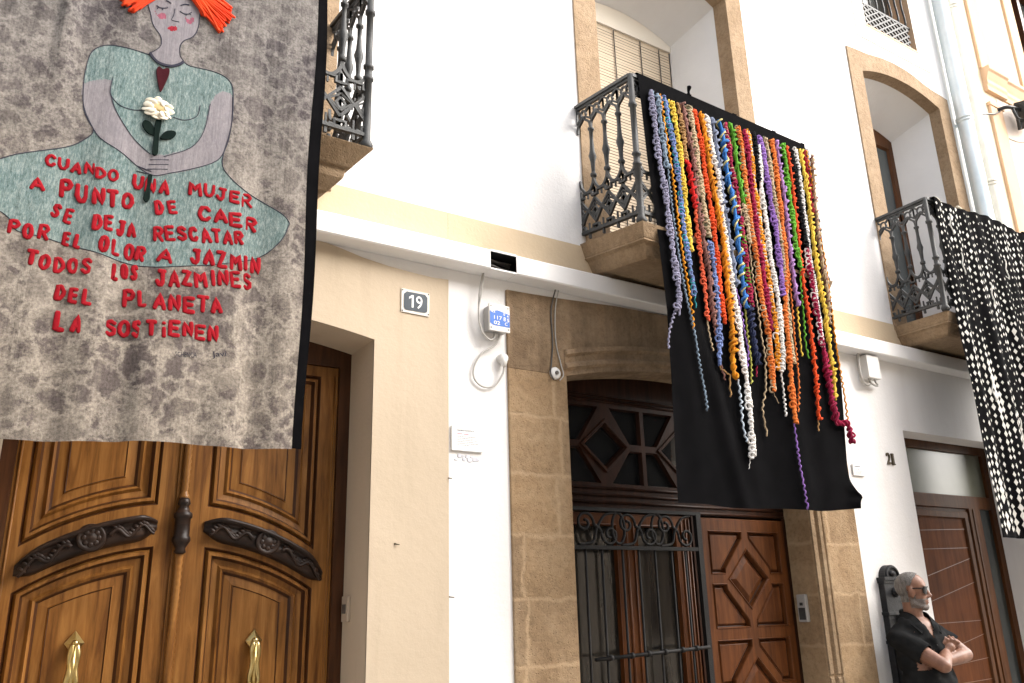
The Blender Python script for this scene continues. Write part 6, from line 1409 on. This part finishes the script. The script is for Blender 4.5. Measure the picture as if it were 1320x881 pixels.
# sunglasses: two wrapped lenses, brow bar and arms
mb = MB()
for sg in (-1, 1):
    pts = []; nu, nv = 9, 6
    for j in range(nv + 1):
        for i in range(nu + 1):
            l = sg * (0.007 + 0.058 * i / nu); u = 0.027 - 0.052 * j / nv * (0.80 + 0.2 * math.sin(math.pi * i / nu)); f = 0.107 - 6.5 * l * l - 0.04 * (j / nv) * 0.1
            pts.append(Hd(f, l, u))
    k = nu + 1; fs = [(j * k + i, j * k + i + 1, (j + 1) * k + i + 1, (j + 1) * k + i) for j in range(nv) for i in range(nu)]
    back = [p - HF * 0.003 for p in pts]; mb.add(pts, fs, 0, True); mb.add(back, fs, 0, True)
    mb.tube([Hd(0.110 - 6.5 * (0.065 * t) ** 2, sg * 0.065 * t, 0.027) for t in [q / 8 for q in range(9)]], 0.0042, 6)
    mb.tube([Hd(0.078, sg * 0.066, 0.018), Hd(0.060, sg * 0.0745, 0.018), Hd(0.0, sg * 0.083, 0.018), Hd(-0.03, sg * 0.085, 0.004)], 0.0042, 6)
mb.build('sunglasses', 'shades', body)
# shirt: open V at the neck, short sleeves, button placket, collar
b = Blobs(); torso(b, 0.010)
hr, hl = RS.lerp(RE, .62), LS.lerp(LE, .55)
b.chain([RS, RS.lerp(RE, .35), hr], [0.071, 0.075, 0.071]); b.chain([LS, LS.lerp(LE, .35), hl], [0.074, 0.076, 0.071])
V2, N2, F2 = b.solid(0.0075, 4)
def bl(p): d = p - C0; return d.dot(S_), d.dot(FB), p.z
def keepv(p):
    l, f, z = bl(p)
    if f > 0.0 and z > 1.225 and abs(l) < 0.038 * (z - 1.225) / 0.10: return False
    if z > 1.345 and abs(l) < 0.075: return False
    if (p - hr).dot((RE - RS).normalized()) > 0.0 and (p - RE).length < 0.30 and l < -0.02 and z < 1.2 and (p - hr).length < 0.10: return False
    if (p - hl).dot((LE - LS).normalized()) > 0.0 and l > 0.1 and (p - hl).length < 0.085: return False
    return True
def fold(p):
    l, f, z = bl(p)
    return 0.004 * math.sin(z * 38 + l * 30 + 2.0 * math.sin(l * 14)) + 0.003 * math.sin(l * 55 - z * 26) + 0.0025 * math.sin(z * 95 + f * 40)
V2 = [p + n * fold(p) for p, n in zip(V2, N2)]
mb = MB(); mb.add(V2, [f for f in F2 if all(keepv(V2[i]) for i in f)], 0, True)
shirt = mb.build('shirt', 'shirt', body, recalc=False)
mb = MB()
for sg in (-1, 1):                                          # collar flaps
    A = [B(sg * 0.070, -0.060, 1.392), B(sg * 0.076, 0.005, 1.388), B(sg * 0.064, 0.062, 1.362), B(sg * 0.036, 0.105, 1.300)]
    D_ = [B(sg * 0.105, -0.065, 1.345), B(sg * 0.122, 0.015, 1.330), B(sg * 0.112, 0.085, 1.300), B(sg * 0.082, 0.130, 1.245)]
    for o_ in (0, 0.004): mb.add([p + UP * o_ for p in A] + [p + UP * o_ for p in D_], [(i, i + 1, 5 + i, 4 + i) for i in range(3)], 0, True)
    mb.tube(smooth_pts(D_, 4), 0.0035, 5); mb.tube(smooth_pts(A, 4), 0.0035, 5); mb.tube([A[3], D_[3]], 0.0035, 5)
mb.tube(smooth_pts([B(-0.070, -0.060, 1.390), B(-0.04, -0.088, 1.400), B(0.04, -0.088, 1.400), B(0.070, -0.060, 1.390)], 5), 0.012, 6)
mb.build('collar', 'shirt', shirt)
mb = MB()
pl = [B(0.004, 0.150 + 0.016 * math.sin((1.17 - z) * 4), z) for z in [1.17 - 0.05 * i for i in range(9)]]
for i in range(0, 9, 2): mb.ellipsoid(pl[i] + FB * 0.006, (0.006, 0.003, 0.006), seg=8, rings=6)
mb.build('button', 'black', shirt)
# sleeve hems
mb = MB()
for h_, S0, E0, r in ((hr, RS, RE, 0.072), (hl, LS, LE, 0.072)):
    t = (E0 - S0).normalized(); u = t.orthogonal().normalized(); w_ = t.cross(u); hp = h_ - t * 0.006
    mb.tube([hp + (u * math.cos(2 * math.pi * k / 24) + w_ * math.sin(2 * math.pi * k / 24)) * (r - 0.002) for k in range(24)], 0.0045, 6, closed=True)
mb.build('sleeve_hem', 'shirt', shirt)
b = Blobs()
for sg in (-1, 1):
    hip = B(sg * 0.095, 0.0, 0.70); kn = B(sg * 0.105, 0.10, 0.28); an = B(sg * 0.10, 0.13, -0.13)
    b.chain([hip, kn, an], [0.108, 0.078, 0.066])
b.ell(B(0, 0.0, 0.68), (0.200, 0.150, 0.14), ROTB); V3, N3, F3 = b.solid(0.010, 3)
mb = MB(); mb.add(V3, F3, 0, True); mb.build('trousers', 'trousers', body, recalc=False)
for sg in (-1, 1):
    b = Blobs(); an = B(sg * 0.10, 0.13, -0.12); b.chain([an + FB * -0.05 + UP * -0.035, an + FB * 0.15 + UP * -0.042], [0.044, 0.038]); b.ell(an + UP * -0.01, (0.05, 0.055, 0.05)); V4, N4, F4 = b.solid(0.008, 2)
    mb = MB(); mb.add([Vector((p.x, p.y, max(p.z, -0.2))) for p in V4], F4, 0, True); mb.build('shoe', 'leather', body, recalc=False)
